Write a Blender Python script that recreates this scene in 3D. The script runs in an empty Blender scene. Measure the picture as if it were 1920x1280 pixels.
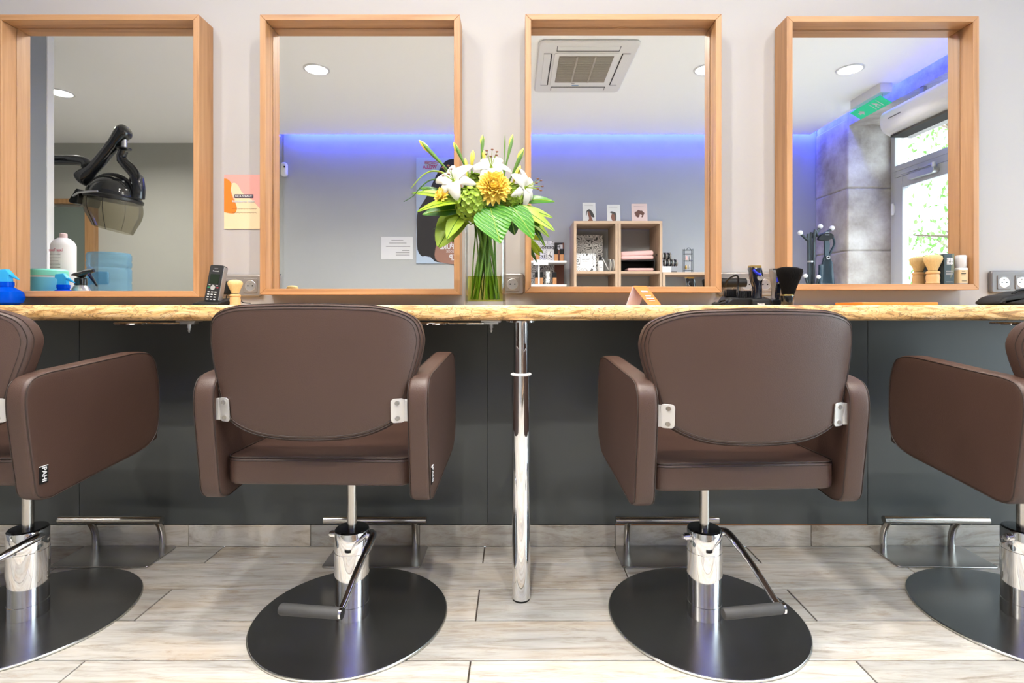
import bpy, math, random
from mathutils import Vector, Matrix, Euler
random.seed(7)
PI = math.pi
SC = bpy.context.scene
COL = SC.collection

# ------------------------------------------------------------------ camera, world, lights, exposure
F = 990.0; CX = 965.0; CY = 576.0; CAMH = 0.88; DW = 1.953; HC = 2.69; GY = -0.034
cam = bpy.data.cameras.new('camera'); camo = bpy.data.objects.new('camera', cam); COL.objects.link(camo)
cam.sensor_width = 36.0; cam.sensor_fit = 'HORIZONTAL'; cam.lens = F / 1920 * 36
cam.shift_x = (960 - CX) / 1920; cam.shift_y = (CY - 640) / 1920
cam.clip_start = 0.02
camo.location = (0, -DW, CAMH); camo.rotation_euler = (PI / 2, 0, 0)
SC.camera = camo
SC.view_settings.view_transform = 'Standard'; SC.view_settings.look = 'None'
SC.view_settings.gamma = 1.0; SC.view_settings.use_curve_mapping = False
SC.view_settings.exposure = 0.66
W = bpy.data.worlds.new('sky'); SC.world = W; W.use_nodes = True
bg = W.node_tree.nodes['Background']; bg.inputs[0].default_value = (0.80, 0.90, 1.0, 1); bg.inputs[1].default_value = 6.0

def area(name, loc, rot, size, power, color=(1, 1, 1), shape='DISK', size_y=None, spread=PI):
    l = bpy.data.lights.new(name, 'AREA'); l.shape = shape; l.size = size
    if size_y: l.size_y = size_y
    l.energy = power; l.color = color; l.spread = spread
    o = bpy.data.objects.new(name, l); COL.objects.link(o); o.location = loc; o.rotation_euler = rot
    return o
# daylight portal of the shop front (guides the sky light, gives none of its own)
pt = area('daylight_portal', (3.80, -1.80, 1.30), (0, PI / 2, 0), 2.6, 1, shape='RECTANGLE', size_y=2.7)
pt.data.cycles.is_portal = True
# ceiling downlights: (x, y, power)
LAMPS = [(-1.506, -2.13, 17), (-0.14, -2.13, 17), (1.46, -2.13, 17), (2.55, -2.13, 12), (-3.83, -2.57, 34),
         (-1.57, -1.38, 12), (-0.33, -1.38, 12), (0.29, -1.38, 12), (1.53, -1.38, 12),
         (-0.98, -1.02, 8), (-0.05, -1.02, 8), (0.99, -1.02, 8)]  # unseen row nearest the counter, added to brighten the seats and arms
for x, y, p in LAMPS:
    area('downlight_beam', (x, y, HC - 0.012), (0, 0, 0), 0.05, p, (1.0, 0.945, 0.87), spread=2.1 if -2.2 < y < -1.6 else 2.8)
# blue LED coves in the ceiling gap along the far wall, the window wall and the mirror wall
BLUE = (0.05, 0.085, 1.0)
area('led_cove_far', (0.38, -3.655, HC + 0.07), (math.radians(-20), 0, 0), 5.6, 42, BLUE, 'RECTANGLE', 0.03)
area('led_cove_side', (3.125, -2.2, HC + 0.09), (0, math.radians(-20), 0), 0.03, 14, BLUE, 'RECTANGLE', 2.9)
area('led_cove_mirror', (0.0, -0.05, HC + 0.03), (0, 0, 0), 6.0, 5, (0.4, 0.45, 1.0), 'RECTANGLE', 0.03)

# ------------------------------------------------------------------ helpers
def at(px, py, d):
    """photo pixel + distance from camera plane -> world"""
    return Vector(((px - CX) * d / F, -DW + d, CAMH + (CY - py) * d / F))
def mi(px, py, dv):
    """pixel seen in a mirror + length of the optical path in depth -> true place in the room"""
    p = at(px, py, dv); p.y = 2 * GY - p.y
    return p

class MB:
    def __init__(s): s.v = []; s.f = []
    def add(s, vs, fs):
        n = len(s.v); s.v += [tuple(v) for v in vs]; s.f += [tuple(i + n for i in f) for f in fs]; return s
    def box(s, x0, x1, y0, y1, z0, z1):
        vs = [(x0, y0, z0), (x1, y0, z0), (x1, y1, z0), (x0, y1, z0), (x0, y0, z1), (x1, y0, z1), (x1, y1, z1), (x0, y1, z1)]
        return s.add(vs, [(0, 3, 2, 1), (4, 5, 6, 7), (0, 1, 5, 4), (1, 2, 6, 5), (2, 3, 7, 6), (3, 0, 4, 7)])
    def lathe(s, prof, n=32, c=(0, 0, 0), cap=True):
        vs = []; fs = []
        for r, z in prof:
            for i in range(n):
                a = 2 * PI * i / n; vs.append((c[0] + r * math.cos(a), c[1] + r * math.sin(a), c[2] + z))
        for k in range(len(prof) - 1):
            for i in range(n):
                j = (i + 1) % n; fs.append((k * n + i, k * n + j, (k + 1) * n + j, (k + 1) * n + i))
        if cap:
            fs.append(tuple(range(n - 1, -1, -1))); m = (len(prof) - 1) * n; fs.append(tuple(range(m, m + n)))
        return s.add(vs, fs)
    def tube(s, pts, r, n=10, closed=False, cap=True):
        pts = [Vector(p) for p in pts]; m = len(pts)
        rs = r if isinstance(r, (list, tuple)) else [r] * m
        vs = []; fs = []; up = None
        for k, p in enumerate(pts):
            if closed: t = pts[(k + 1) % m] - pts[k - 1]
            else: t = pts[min(k + 1, m - 1)] - pts[max(k - 1, 0)]
            t = t.normalized() if t.length > 1e-9 else Vector((0, 0, 1))
            if up is None:
                up = Vector((0, 0, 1)) if abs(t.z) < 0.9 else Vector((1, 0, 0))
            a = t.cross(up); a = a.normalized() if a.length > 1e-6 else t.orthogonal().normalized()
            b = a.cross(t).normalized(); up = b
            for i in range(n):
                q = 2 * PI * i / n; vs.append(p + (a * math.cos(q) + b * math.sin(q)) * rs[k])
        K = m if closed else m - 1
        for k in range(K):
            k2 = (k + 1) % m
            for i in range(n):
                j = (i + 1) % n; fs.append((k * n + i, k * n + j, k2 * n + j, k2 * n + i))
        if cap and not closed:
            fs.append(tuple(range(n - 1, -1, -1))); q = (m - 1) * n; fs.append(tuple(range(q, q + n)))
        return s.add(vs, fs)
    def ball(s, c, r, n=16, m=10, sc=(1, 1, 1)):
        vs = [(c[0], c[1], c[2] - r * sc[2])]; fs = []
        for k in range(1, m):
            a = -PI / 2 + PI * k / m
            for i in range(n):
                b = 2 * PI * i / n
                vs.append((c[0] + r * sc[0] * math.cos(a) * math.cos(b), c[1] + r * sc[1] * math.cos(a) * math.sin(b), c[2] + r * sc[2] * math.sin(a)))
        vs.append((c[0], c[1], c[2] + r * sc[2])); L = len(vs) - 1
        for i in range(n):
            j = (i + 1) % n; fs.append((0, 1 + j, 1 + i)); fs.append((L, L - n + i, L - n + j))
        for k in range(m - 2):
            for i in range(n):
                j = (i + 1) % n; fs.append((1 + k * n + i, 1 + k * n + j, 1 + (k + 1) * n + j, 1 + (k + 1) * n + i))
        return s.add(vs, fs)
    def rings(s, rings, capa=True, capb=True):
        n = len(rings[0]); vs = []; fs = []
        for r in rings: vs += [tuple(p) for p in r]
        for k in range(len(rings) - 1):
            for i in range(n):
                j = (i + 1) % n; fs.append((k * n + i, k * n + j, (k + 1) * n + j, (k + 1) * n + i))
        if capa: fs.append(tuple(range(n - 1, -1, -1)))
        if capb: q = (len(rings) - 1) * n; fs.append(tuple(range(q, q + n)))
        return s.add(vs, fs)
    def prism(s, poly, axis, a, b):
        """extrude a 2D polygon along axis from a to b; 2D order is the two other axes in xyz order"""
        def P(u, v, w): return {'x': (w, u, v), 'y': (u, w, v), 'z': (u, v, w)}[axis]
        return s.rings([[P(u, v, a) for u, v in poly], [P(u, v, b) for u, v in poly]])
    def xf(s, M):
        s.v = [tuple(M @ Vector(v)) for v in s.v]; return s
    def merge(s, o): return s.add(o.v, o.f)

def mesh(mb, name, smooth=35):
    me = bpy.data.meshes.new(name); me.from_pydata(mb.v, [], mb.f); me.update()
    import bmesh
    bm = bmesh.new(); bm.from_mesh(me); bmesh.ops.recalc_face_normals(bm, faces=bm.faces)
    if smooth:
        lim = math.radians(smooth)
        for f in bm.faces: f.smooth = True
        for e in bm.edges:
            if len(e.link_faces) == 2 and e.calc_face_angle(0) > lim: e.smooth = False
    bm.to_mesh(me); bm.free()
    return me
def obj(name, mb, mat, parent=None, smooth=35, bevel=0, seg=2, label=None, loc=None, rot=None):
    me = mb if isinstance(mb, bpy.types.Mesh) else mesh(mb, name, smooth)
    if mat and not me.materials: me.materials.append(mat)
    o = bpy.data.objects.new(name, me); COL.objects.link(o)
    if parent: o.parent = parent
    if bevel:
        b = o.modifiers.new('bevel', 'BEVEL'); b.width = bevel; b.segments = seg; b.limit_method = 'ANGLE'; b.angle_limit = math.radians(40)
    if label: o['label'] = label
    if loc: o.location = loc
    if rot: o.rotation_euler = rot
    return o
def thing(name, label, cat, loc=(0, 0, 0), rotz=0, group=None):
    o = bpy.data.objects.new(name, None); COL.objects.link(o); o.empty_display_size = 0.05
    o.location = loc; o.rotation_euler = (0, 0, rotz); o['label'] = label; o['category'] = cat
    if group: o['group'] = group
    return o
def tag(o, label, cat, group=None):
    o['label'] = label; o['category'] = cat
    if group: o['group'] = group
    return o
def struct(o): o['kind'] = 'structure'; return o
def copy_tree(o, parent=None):
    c = o.copy(); COL.objects.link(c)
    if parent: c.parent = parent
    for ch in list(o.children): copy_tree(ch, c)
    return c
def text(s, size, mat, parent, M, name='lettering', align='CENTER', bold=0.0, ext=0.0004, width=None):
    cu = bpy.data.curves.new('t', 'FONT'); cu.body = s; cu.size = size; cu.align_x = align; cu.align_y = 'CENTER'
    cu.extrude = ext; cu.offset = bold; cu.resolution_u = 3
    t = bpy.data.objects.new('t', cu); COL.objects.link(t)
    dg = bpy.context.evaluated_depsgraph_get(); dg.update()
    me = bpy.data.meshes.new_from_object(t.evaluated_get(dg)); me.name = name
    bpy.data.objects.remove(t); bpy.data.curves.remove(cu)
    if width:
        xs = [v.co.x for v in me.vertices]; k = width / max(1e-6, max(xs) - min(xs))
        for v in me.vertices: v.co.x *= k
    me.transform(M); me.materials.clear(); me.materials.append(mat)
    o = bpy.data.objects.new(name, me); COL.objects.link(o); o.parent = parent
    return o
def face_cam(loc, rz=0.0):      # text standing upright, read from the -y side
    return Matrix.Translation(loc) @ Matrix.Rotation(rz, 4, 'Z') @ Matrix.Rotation(PI / 2, 4, 'X')
def face_room(loc): return face_cam(loc, PI)   # text standing upright, read from the +y side
def rrect(w, h, r, n=6, cx=0, cy=0):
    out = []
    for (sx, sy, a0) in ((1, 1, 0), (-1, 1, PI / 2), (-1, -1, PI), (1, -1, 1.5 * PI)):
        for k in range(n + 1):
            a = a0 + PI / 2 * k / n
            out.append((cx + sx * (w / 2 - r) + r * math.cos(a), cy + sy * (h / 2 - r) + r * math.sin(a)))
    return out
def smooth_loop(pts, n=6, closed=True):
    out = []; m = len(pts)
    for i in range(m if closed else m - 1):
        g = (lambda k: pts[k % m]) if closed else (lambda k: pts[max(0, min(m - 1, k))])
        p0, p1, p2, p3 = [Vector(g(i + k)) for k in (-1, 0, 1, 2)]
        for k in range(n):
            t = k / n
            out.append(tuple(0.5 * ((2 * p1) + (-p0 + p2) * t + (2 * p0 - 5 * p1 + 4 * p2 - p3) * t * t + (-p0 + 3 * p1 - 3 * p2 + p3) * t ** 3)))
    if not closed: out.append(tuple(pts[-1]))
    return out
def inset(poly, d):
    m = len(poly); out = []
    area_ = sum(poly[i][0] * poly[(i + 1) % m][1] - poly[(i + 1) % m][0] * poly[i][1] for i in range(m))
    sg = 1 if area_ > 0 else -1
    for i in range(m):
        a = Vector(poly[i - 1]); b = Vector(poly[(i + 1) % m]); t = (b - a)
        t = t.normalized() if t.length > 1e-9 else Vector((1, 0))
        out.append((poly[i][0] - sg * t.y * d, poly[i][1] + sg * t.x * d))
    return out
def cushion(poly, t, r, fn, puff=0.0, steps=4):
    """rounded slab: outline poly (u,v), thickness t along w, edge radius r; fn(u,v,w)->xyz"""
    cu = sum(p[0] for p in poly) / len(poly); cv = sum(p[1] for p in poly) / len(poly)
    R = []
    inner = inset(poly, r)
    def ring(p, w): return [fn(u, v, w) for u, v in p]
    def sc(k): return [(cu + (u - cu) * k, cv + (v - cv) * k) for u, v in inner]
    ks = [0.03, 0.3, 0.55, 0.78, 0.92]
    for k in ks: R.append(ring(sc(k), -t / 2 - puff * (1 - k * k)))
    for i in range(steps + 1):
        a = PI / 2 * i / steps
        R.append(ring(inset(poly, r * (1 - math.sin(a))), -t / 2 + r * (1 - math.cos(a))))
    for i in range(steps, -1, -1):
        a = PI / 2 * i / steps
        R.append(ring(inset(poly, r * (1 - math.sin(a))), t / 2 - r * (1 - math.cos(a))))
    for k in reversed(ks): R.append(ring(sc(k), t / 2 + puff * (1 - k * k)))
    return MB().rings(R)

# ------------------------------------------------------------------ materials
def newmat(name):
    m = bpy.data.materials.new(name); m.use_nodes = True
    return m, m.node_tree.nodes, m.node_tree.links, m.node_tree.nodes['Principled BSDF']
KEEP = ('chrysanthemum_yellow', 'bud_yellow', 'lily_white', 'hydrangea_green', 'warm_white_wall', 'far_grey_wall', 'alcove_grey_wall', 'ceiling_white', 'charcoal_panel', 'chrome', 'brushed_steel', 'dark_brushed_plate', 'plate_rim', 'brown_leather', 'brown_thread', 'stitch_thread', 'mirror_silver', 'lamp_diffuser', 'blue_led', 'exit_green', 'grout_brown', 'partition_blue_grey', 'glossy_black', 'pavement_grey')
def P(name, col, rough=0.5, metal=0.0, noise=0.0, nscale=30, bump=0.0, bscale=200, spec=0.5, coat=0.0, stretch=(1, 1, 1), emit=None, estr=0, sub=0):
    m, N, L, b = newmat(name)
    if name not in KEEP: col = tuple(c * 0.72 for c in col)
    b.inputs['Base Color'].default_value = (*col, 1); b.inputs['Roughness'].default_value = rough
    b.inputs['Metallic'].default_value = metal; b.inputs['Specular IOR Level'].default_value = spec
    b.inputs['Coat Weight'].default_value = coat
    if emit: b.inputs['Emission Color'].default_value = (*emit, 1); b.inputs['Emission Strength'].default_value = estr
    tc = N.new('ShaderNodeTexCoord'); mp = N.new('ShaderNodeMapping'); mp.inputs['Scale'].default_value = stretch
    L.new(tc.outputs['Object'], mp.inputs['Vector'])
    if noise:
        n = N.new('ShaderNodeTexNoise'); n.inputs['Scale'].default_value = nscale; n.inputs['Detail'].default_value = 5
        L.new(mp.outputs[0], n.inputs['Vector'])
        mx = N.new('ShaderNodeMix'); mx.data_type = 'RGBA'
        mx.inputs[6].default_value = (*[c * (1 - noise) for c in col], 1); mx.inputs[7].default_value = (*[min(1, c * (1 + noise)) for c in col], 1)
        L.new(n.outputs[0], mx.inputs[0]); L.new(mx.outputs[2], b.inputs['Base Color'])
    if bump:
        n2 = N.new('ShaderNodeTexNoise'); n2.inputs['Scale'].default_value = bscale; n2.inputs['Detail'].default_value = 4
        L.new(mp.outputs[0], n2.inputs['Vector'])
        bp = N.new('ShaderNodeBump'); bp.inputs['Strength'].default_value = bump; bp.inputs['Distance'].default_value = 0.002
        L.new(n2.outputs[0], bp.inputs['Height']); L.new(bp.outputs[0], b.inputs['Normal'])
    return m
def ramp(N, stops):
    r = N.new('ShaderNodeValToRGB'); e = r.color_ramp.elements
    e[0].position, e[0].color = stops[0][0], (*stops[0][1], 1); e[1].position, e[1].color = stops[-1][0], (*stops[-1][1], 1)
    for p, c in stops[1:-1]:
        q = e.new(p); q.color = (*c, 1)
    return r
def woodmat(name, axis, stops, scale=1.0, rough=0.45, bump=0.15):
    m, N, L, b = newmat(name); b.inputs['Roughness'].default_value = rough
    tc = N.new('ShaderNodeTexCoord'); oi = N.new('ShaderNodeObjectInfo'); mp = N.new('ShaderNodeMapping')
    s = [38 * scale] * 3; s['xyz'.index(axis)] = 1.6 * scale; mp.inputs['Scale'].default_value = s
    ad = N.new('ShaderNodeVectorMath'); ad.operation = 'ADD'; mul = N.new('ShaderNodeMath'); mul.operation = 'MULTIPLY'; mul.inputs[1].default_value = 37
    L.new(oi.outputs['Random'], mul.inputs[0]); L.new(tc.outputs['Object'], ad.inputs[0]); L.new(mul.outputs[0], ad.inputs[1])
    L.new(ad.outputs[0], mp.inputs['Vector'])
    n = N.new('ShaderNodeTexNoise'); n.inputs['Scale'].default_value = 1.0; n.inputs['Detail'].default_value = 6; n.inputs['Roughness'].default_value = 0.62; n.inputs['Distortion'].default_value = 0.5
    L.new(mp.outputs[0], n.inputs['Vector'])
    r = ramp(N, stops); L.new(n.outputs[0], r.inputs[0]); L.new(r.outputs[0], b.inputs['Base Color'])
    bp = N.new('ShaderNodeBump'); bp.inputs['Strength'].default_value = bump; bp.inputs['Distance'].default_value = 0.001
    L.new(n.outputs[0], bp.inputs['Height']); L.new(bp.outputs[0], b.inputs['Normal'])
    return m
OAK = [(0.25, (0.26, 0.122, 0.050)), (0.45, (0.40, 0.21, 0.092)), (0.6, (0.46, 0.255, 0.12)), (0.8, (0.53, 0.315, 0.16))]
M_oak_x = woodmat('oak_grain_x', 'x', OAK); M_oak_z = woodmat('oak_grain_z', 'z', OAK)
BEI = [(0.25, (0.30, 0.20, 0.135)), (0.5, (0.40, 0.285, 0.20)), (0.8, (0.47, 0.345, 0.25))]
M_bei_x = woodmat('beige_wood_x', 'x', BEI, 0.8); M_bei_z = woodmat('beige_wood_z', 'z', BEI, 0.8)
DOORW = [(0.25, (0.25, 0.13, 0.05)), (0.8, (0.42, 0.24, 0.11))]
M_doorwood = woodmat('door_casing_wood', 'z', DOORW)

def glass(name, tint=(1, 1, 1), fac=0.12, rough=0.02, body=None, bf=0.0):
    m = bpy.data.materials.new(name); m.use_nodes = True; N = m.node_tree.nodes; L = m.node_tree.links; N.clear()
    o = N.new('ShaderNodeOutputMaterial'); mx = N.new('ShaderNodeMixShader'); t = N.new('ShaderNodeBsdfTransparent'); g = N.new('ShaderNodeBsdfGlossy')
    t.inputs[0].default_value = (*tint, 1); g.inputs['Roughness'].default_value = rough
    lw = N.new('ShaderNodeLayerWeight'); lw.inputs[0].default_value = fac
    mu = N.new('ShaderNodeMath'); mu.operation = 'MULTIPLY'; mu.inputs[1].default_value = 0.55; L.new(lw.outputs['Fresnel'], mu.inputs[0]); L.new(mu.outputs[0], mx.inputs[0]); L.new(t.outputs[0], mx.inputs[1]); L.new(g.outputs[0], mx.inputs[2]); L.new(mx.outputs[0], o.inputs[0])
    if body:
        df = N.new('ShaderNodeBsdfDiffuse'); df.inputs[0].default_value = (*body, 1); m2 = N.new('ShaderNodeMixShader'); m2.inputs[0].default_value = bf
        L.new(t.outputs[0], m2.inputs[1]); L.new(df.outputs[0], m2.inputs[2]); L.new(m2.outputs[0], mx.inputs[1])
    return m
M_glass = glass('clear_glass', (0.975, 0.985, 0.98), 0.12); M_pane = glass('window_glass', (0.95, 0.98, 0.98), 0.1)
M_water = glass('vase_water', (0.78, 0.80, 0.38), 0.12); M_jug = glass('blue_plastic', (0.72, 0.88, 0.96), 0.2, 0.15, (0.22, 0.50, 0.72), 0.2)
M_bluebottle = glass('blue_glass', (0.06, 0.28, 0.95), 0.2, 0.05, (0.0, 0.10, 0.80), 0.5); M_bluecap = glass('pale_blue_plastic', (0.30, 0.68, 0.95), 0.2, 0.2, (0.05, 0.50, 0.90), 0.6)
M_visor = glass('smoke_visor', (0.80, 0.76, 0.64), 0.15, 0.1, (0.20, 0.19, 0.15), 0.35)

M_wall = P('warm_white_wall', (0.42, 0.41, 0.405), 0.7, bump=0.05, bscale=300)
M_graywall = P('far_grey_wall', (0.36, 0.375, 0.38), 0.7, noise=0.04, nscale=3)
M_olive = P('alcove_grey_wall', (0.36, 0.36, 0.32), 0.75, noise=0.03, nscale=3)
M_bluegrey = P('partition_blue_grey', (0.22, 0.23, 0.25), 0.6)
M_ceil = P('ceiling_white', (0.92, 0.92, 0.90), 0.8)
M_white = P('white_paint', (0.95, 0.95, 0.95), 0.4); M_offwhite = P('off_white_plastic', (1.0, 0.98, 0.94), 0.45)
M_paper = P('white_paper', (0.82, 0.83, 0.85), 0.7)
M_char = P('charcoal_panel', (0.060, 0.066, 0.066), 0.36, noise=0.12, nscale=4, spec=0.4)
M_chrome = P('chrome', (0.86, 0.86, 0.87), 0.05, 1.0); M_steel = P('brushed_steel', (0.50, 0.48, 0.45), 0.22, 1.0, bump=0.03, bscale=60, stretch=(1, 30, 1))
M_plate = P('dark_brushed_plate', (0.46, 0.455, 0.45), 0.24, 1.0, noise=0.12, nscale=9)
M_rim = P('plate_rim', (0.6, 0.6, 0.56), 0.3, 1.0)
M_leather = P('brown_leather', (0.056, 0.0295, 0.0215), 0.46, noise=0.10, nscale=6, bump=0.22, bscale=420)
M_thread = P('brown_thread', (0.026, 0.015, 0.011), 0.6); M_stitch = P('stitch_thread', (0.09, 0.06, 0.046), 0.6)
M_black = P('black_plastic', (0.012, 0.012, 0.013), 0.3); M_gloss = P('glossy_black', (0.008, 0.009, 0.010), 0.07, coat=0.5)
M_rubber = P('grey_rubber', (0.06, 0.06, 0.06), 0.7, noise=0.25, nscale=40); M_matblack = P('matt_black', (0.010, 0.010, 0.010), 0.55, spec=0.25)
M_alu = P('satin_aluminium', (0.72, 0.72, 0.72), 0.3, 0.8); M_bracket = P('bracket_metal', (0.8, 0.79, 0.77), 0.3, 0.6)
M_silver = P('silver_plastic', (0.40, 0.37, 0.345), 0.3, 0.35); M_dsilver = P('grey_socket_plastic', (0.22, 0.21, 0.21), 0.35, 0.2)
M_orange = P('orange_card', (0.88, 0.22, 0.035), 0.6); M_orange2 = P('orange_notebook', (0.95, 0.27, 0.02), 0.5)
M_pinkcard = P('pink_print', (0.95, 0.47, 0.42), 0.6); M_cream = P('cream_print', (0.98, 0.82, 0.52), 0.6); M_navy = P('navy_print', (0.04, 0.03, 0.08), 0.6)
M_ink = P('grey_ink', (0.28, 0.28, 0.29), 0.7); M_dink = P('dark_ink', (0.03, 0.03, 0.03), 0.7)
M_lightwood = P('turned_beech', (0.74, 0.46, 0.20), 0.4, noise=0.1, nscale=12, stretch=(8, 8, 1))
M_bristle = P('blond_bristle', (0.80, 0.58, 0.26), 0.8, noise=0.22, nscale=90, stretch=(3, 3, 0.15), bump=0.5, bscale=120)
M_dbristle = P('black_bristle', (0.006, 0.005, 0.0045), 0.9, spec=0.1, bump=0.8, bscale=140, stretch=(3, 3, 0.12))
M_petalw = P('lily_white', (0.55, 0.54, 0.48), 0.5); M_petaly = P('chrysanthemum_yellow', (0.90, 0.62, 0.10), 0.55, noise=0.2, nscale=60)
M_budy = P('bud_yellow', (0.80, 0.68, 0.10), 0.5); M_hyd = P('hydrangea_green', (0.24, 0.36, 0.025), 0.5, noise=0.3, nscale=40)
M_leaf = P('leaf_green', (0.055, 0.22, 0.010), 0.30, noise=0.35, nscale=18); M_leafl = P('leaf_lime', (0.33, 0.50, 0.015), 0.4, noise=0.3, nscale=18)
M_leafd = P('leaf_dark', (0.035, 0.13, 0.015), 0.3); M_stem = P('stem_green', (0.16, 0.33, 0.03), 0.45); M_budg = P('bud_green', (0.14, 0.30, 0.05), 0.4)
M_anther = P('anther_brown', (0.25, 0.10, 0.05), 0.7)
M_lamp = P('lamp_diffuser', (1, 1, 1), 0.5, emit=(1.0, 0.93, 0.84), estr=12)
M_led = P('blue_led', (0.1, 0.2, 1), 0.5, emit=BLUE, estr=6)
M_exit = P('exit_green', (0.02, 0.36, 0.18), 0.5, emit=(0.02, 0.42, 0.20), estr=0.5)
M_skin = P('print_skin', (0.36, 0.18, 0.13), 0.6); M_hair = P('print_dark_hair', (0.012, 0.010, 0.012), 0.4); M_brhair = P('print_brown_hair', (0.13, 0.045, 0.035), 0.6)
M_postblue = P('print_pale_blue', (0.48, 0.60, 0.76), 0.4); M_magenta = P('print_magenta', (0.55, 0.03, 0.20), 0.5); M_facedark = P('print_dark_skin', (0.22, 0.075, 0.045), 0.5)
M_pinkpaper = P('pale_pink_print', (0.80, 0.62, 0.62), 0.6)
M_foundation = P('foundation_tan', (0.62, 0.30, 0.13), 0.35); M_pinkcloth = P('pink_towel', (0.82, 0.50, 0.48), 0.9, bump=0.4, bscale=250)
M_apron = P('navy_apron', (0.012, 0.035, 0.055), 0.4, noise=0.2, nscale=8); M_rack = P('dark_grey_tube', (0.05, 0.065, 0.075), 0.3, 0.3)
M_mint = P('mint_lid', (0.22, 0.78, 0.62), 0.45); M_bluelab = P('blue_label', (0.15, 0.62, 0.85), 0.5)
M_pinkprint = P('pink_ink', (0.75, 0.18, 0.25), 0.6); M_boxdark = P('slate_carton', (0.035, 0.06, 0.07), 0.45); M_boxolive = P('olive_print', (0.16, 0.17, 0.10), 0.45)
M_creamlab = P('cream_label', (0.82, 0.62, 0.36), 0.5); M_frost = P('frosted_cap', (0.75, 0.74, 0.74), 0.2)
M_greendoor = P('sage_glass', (0.19, 0.23, 0.20), 0.25)
M_upvc = P('grey_white_frame', (0.62, 0.63, 0.66), 0.35)
M_screen = P('phone_screen', (0.02, 0.03, 0.02), 0.1); M_blueacc = P('blue_accent', (0.04, 0.06, 0.75), 0.25, 0.3); M_gold = P('gold_blade', (0.80, 0.52, 0.15), 0.3, 0.9)
M_dnavy = P('clipper_navy', (0.010, 0.012, 0.022), 0.12, coat=0.5)
M_copper = P('edge_strip_wood', (0.42, 0.19, 0.08), 0.5)
M_ground = P('pavement_grey', (0.45, 0.45, 0.44), 0.8, noise=0.1, nscale=5); M_tree = P('tree_leaf', (0.17, 0.36, 0.06), 0.6); M_bark = P('bark', (0.16, 0.11, 0.07), 0.8)
M_mirror = P('mirror_silver', (0.93, 0.94, 0.935), 0.0, 1.0)

M_leafv, N, L, b = newmat('veined_leaf'); b.inputs['Roughness'].default_value = 0.25
tc = N.new('ShaderNodeTexCoord'); wv = N.new('ShaderNodeTexWave'); wv.inputs['Scale'].default_value = 38; wv.inputs['Distortion'].default_value = 3.5; wv.inputs['Detail'].default_value = 2; wv.bands_direction = 'DIAGONAL'
L.new(tc.outputs['Object'], wv.inputs['Vector']); r = ramp(N, [(0.0, (0.03, 0.17, 0.006)), (0.82, (0.045, 0.21, 0.008)), (1.0, (0.11, 0.30, 0.03))]); L.new(wv.outputs[0], r.inputs[0]); L.new(r.outputs[0], b.inputs['Base Color'])
bp = N.new('ShaderNodeBump'); bp.inputs['Strength'].default_value = 0.5; bp.inputs['Distance'].default_value = 0.003; L.new(wv.outputs[0], bp.inputs['Height']); L.new(bp.outputs[0], b.inputs['Normal'])
# limestone
M_stone, N, L, b = newmat('limestone'); b.inputs['Roughness'].default_value = 0.9
tc = N.new('ShaderNodeTexCoord'); n1 = N.new('ShaderNodeTexNoise'); n1.inputs['Scale'].default_value = 3.5; n1.inputs['Detail'].default_value = 10; n1.inputs['Roughness'].default_value = 0.65
L.new(tc.outputs['Object'], n1.inputs['Vector']); r = ramp(N, [(0.3, (0.24, 0.21, 0.19)), (0.5, (0.40, 0.36, 0.33)), (0.7, (0.53, 0.50, 0.47))]); L.new(n1.outputs[0], r.inputs[0]); L.new(r.outputs[0], b.inputs['Base Color'])
bp = N.new('ShaderNodeBump'); bp.inputs['Strength'].default_value = 0.6; bp.inputs['Distance'].default_value = 0.015; L.new(n1.outputs[0], bp.inputs['Height']); L.new(bp.outputs[0], b.inputs['Normal'])

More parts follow.
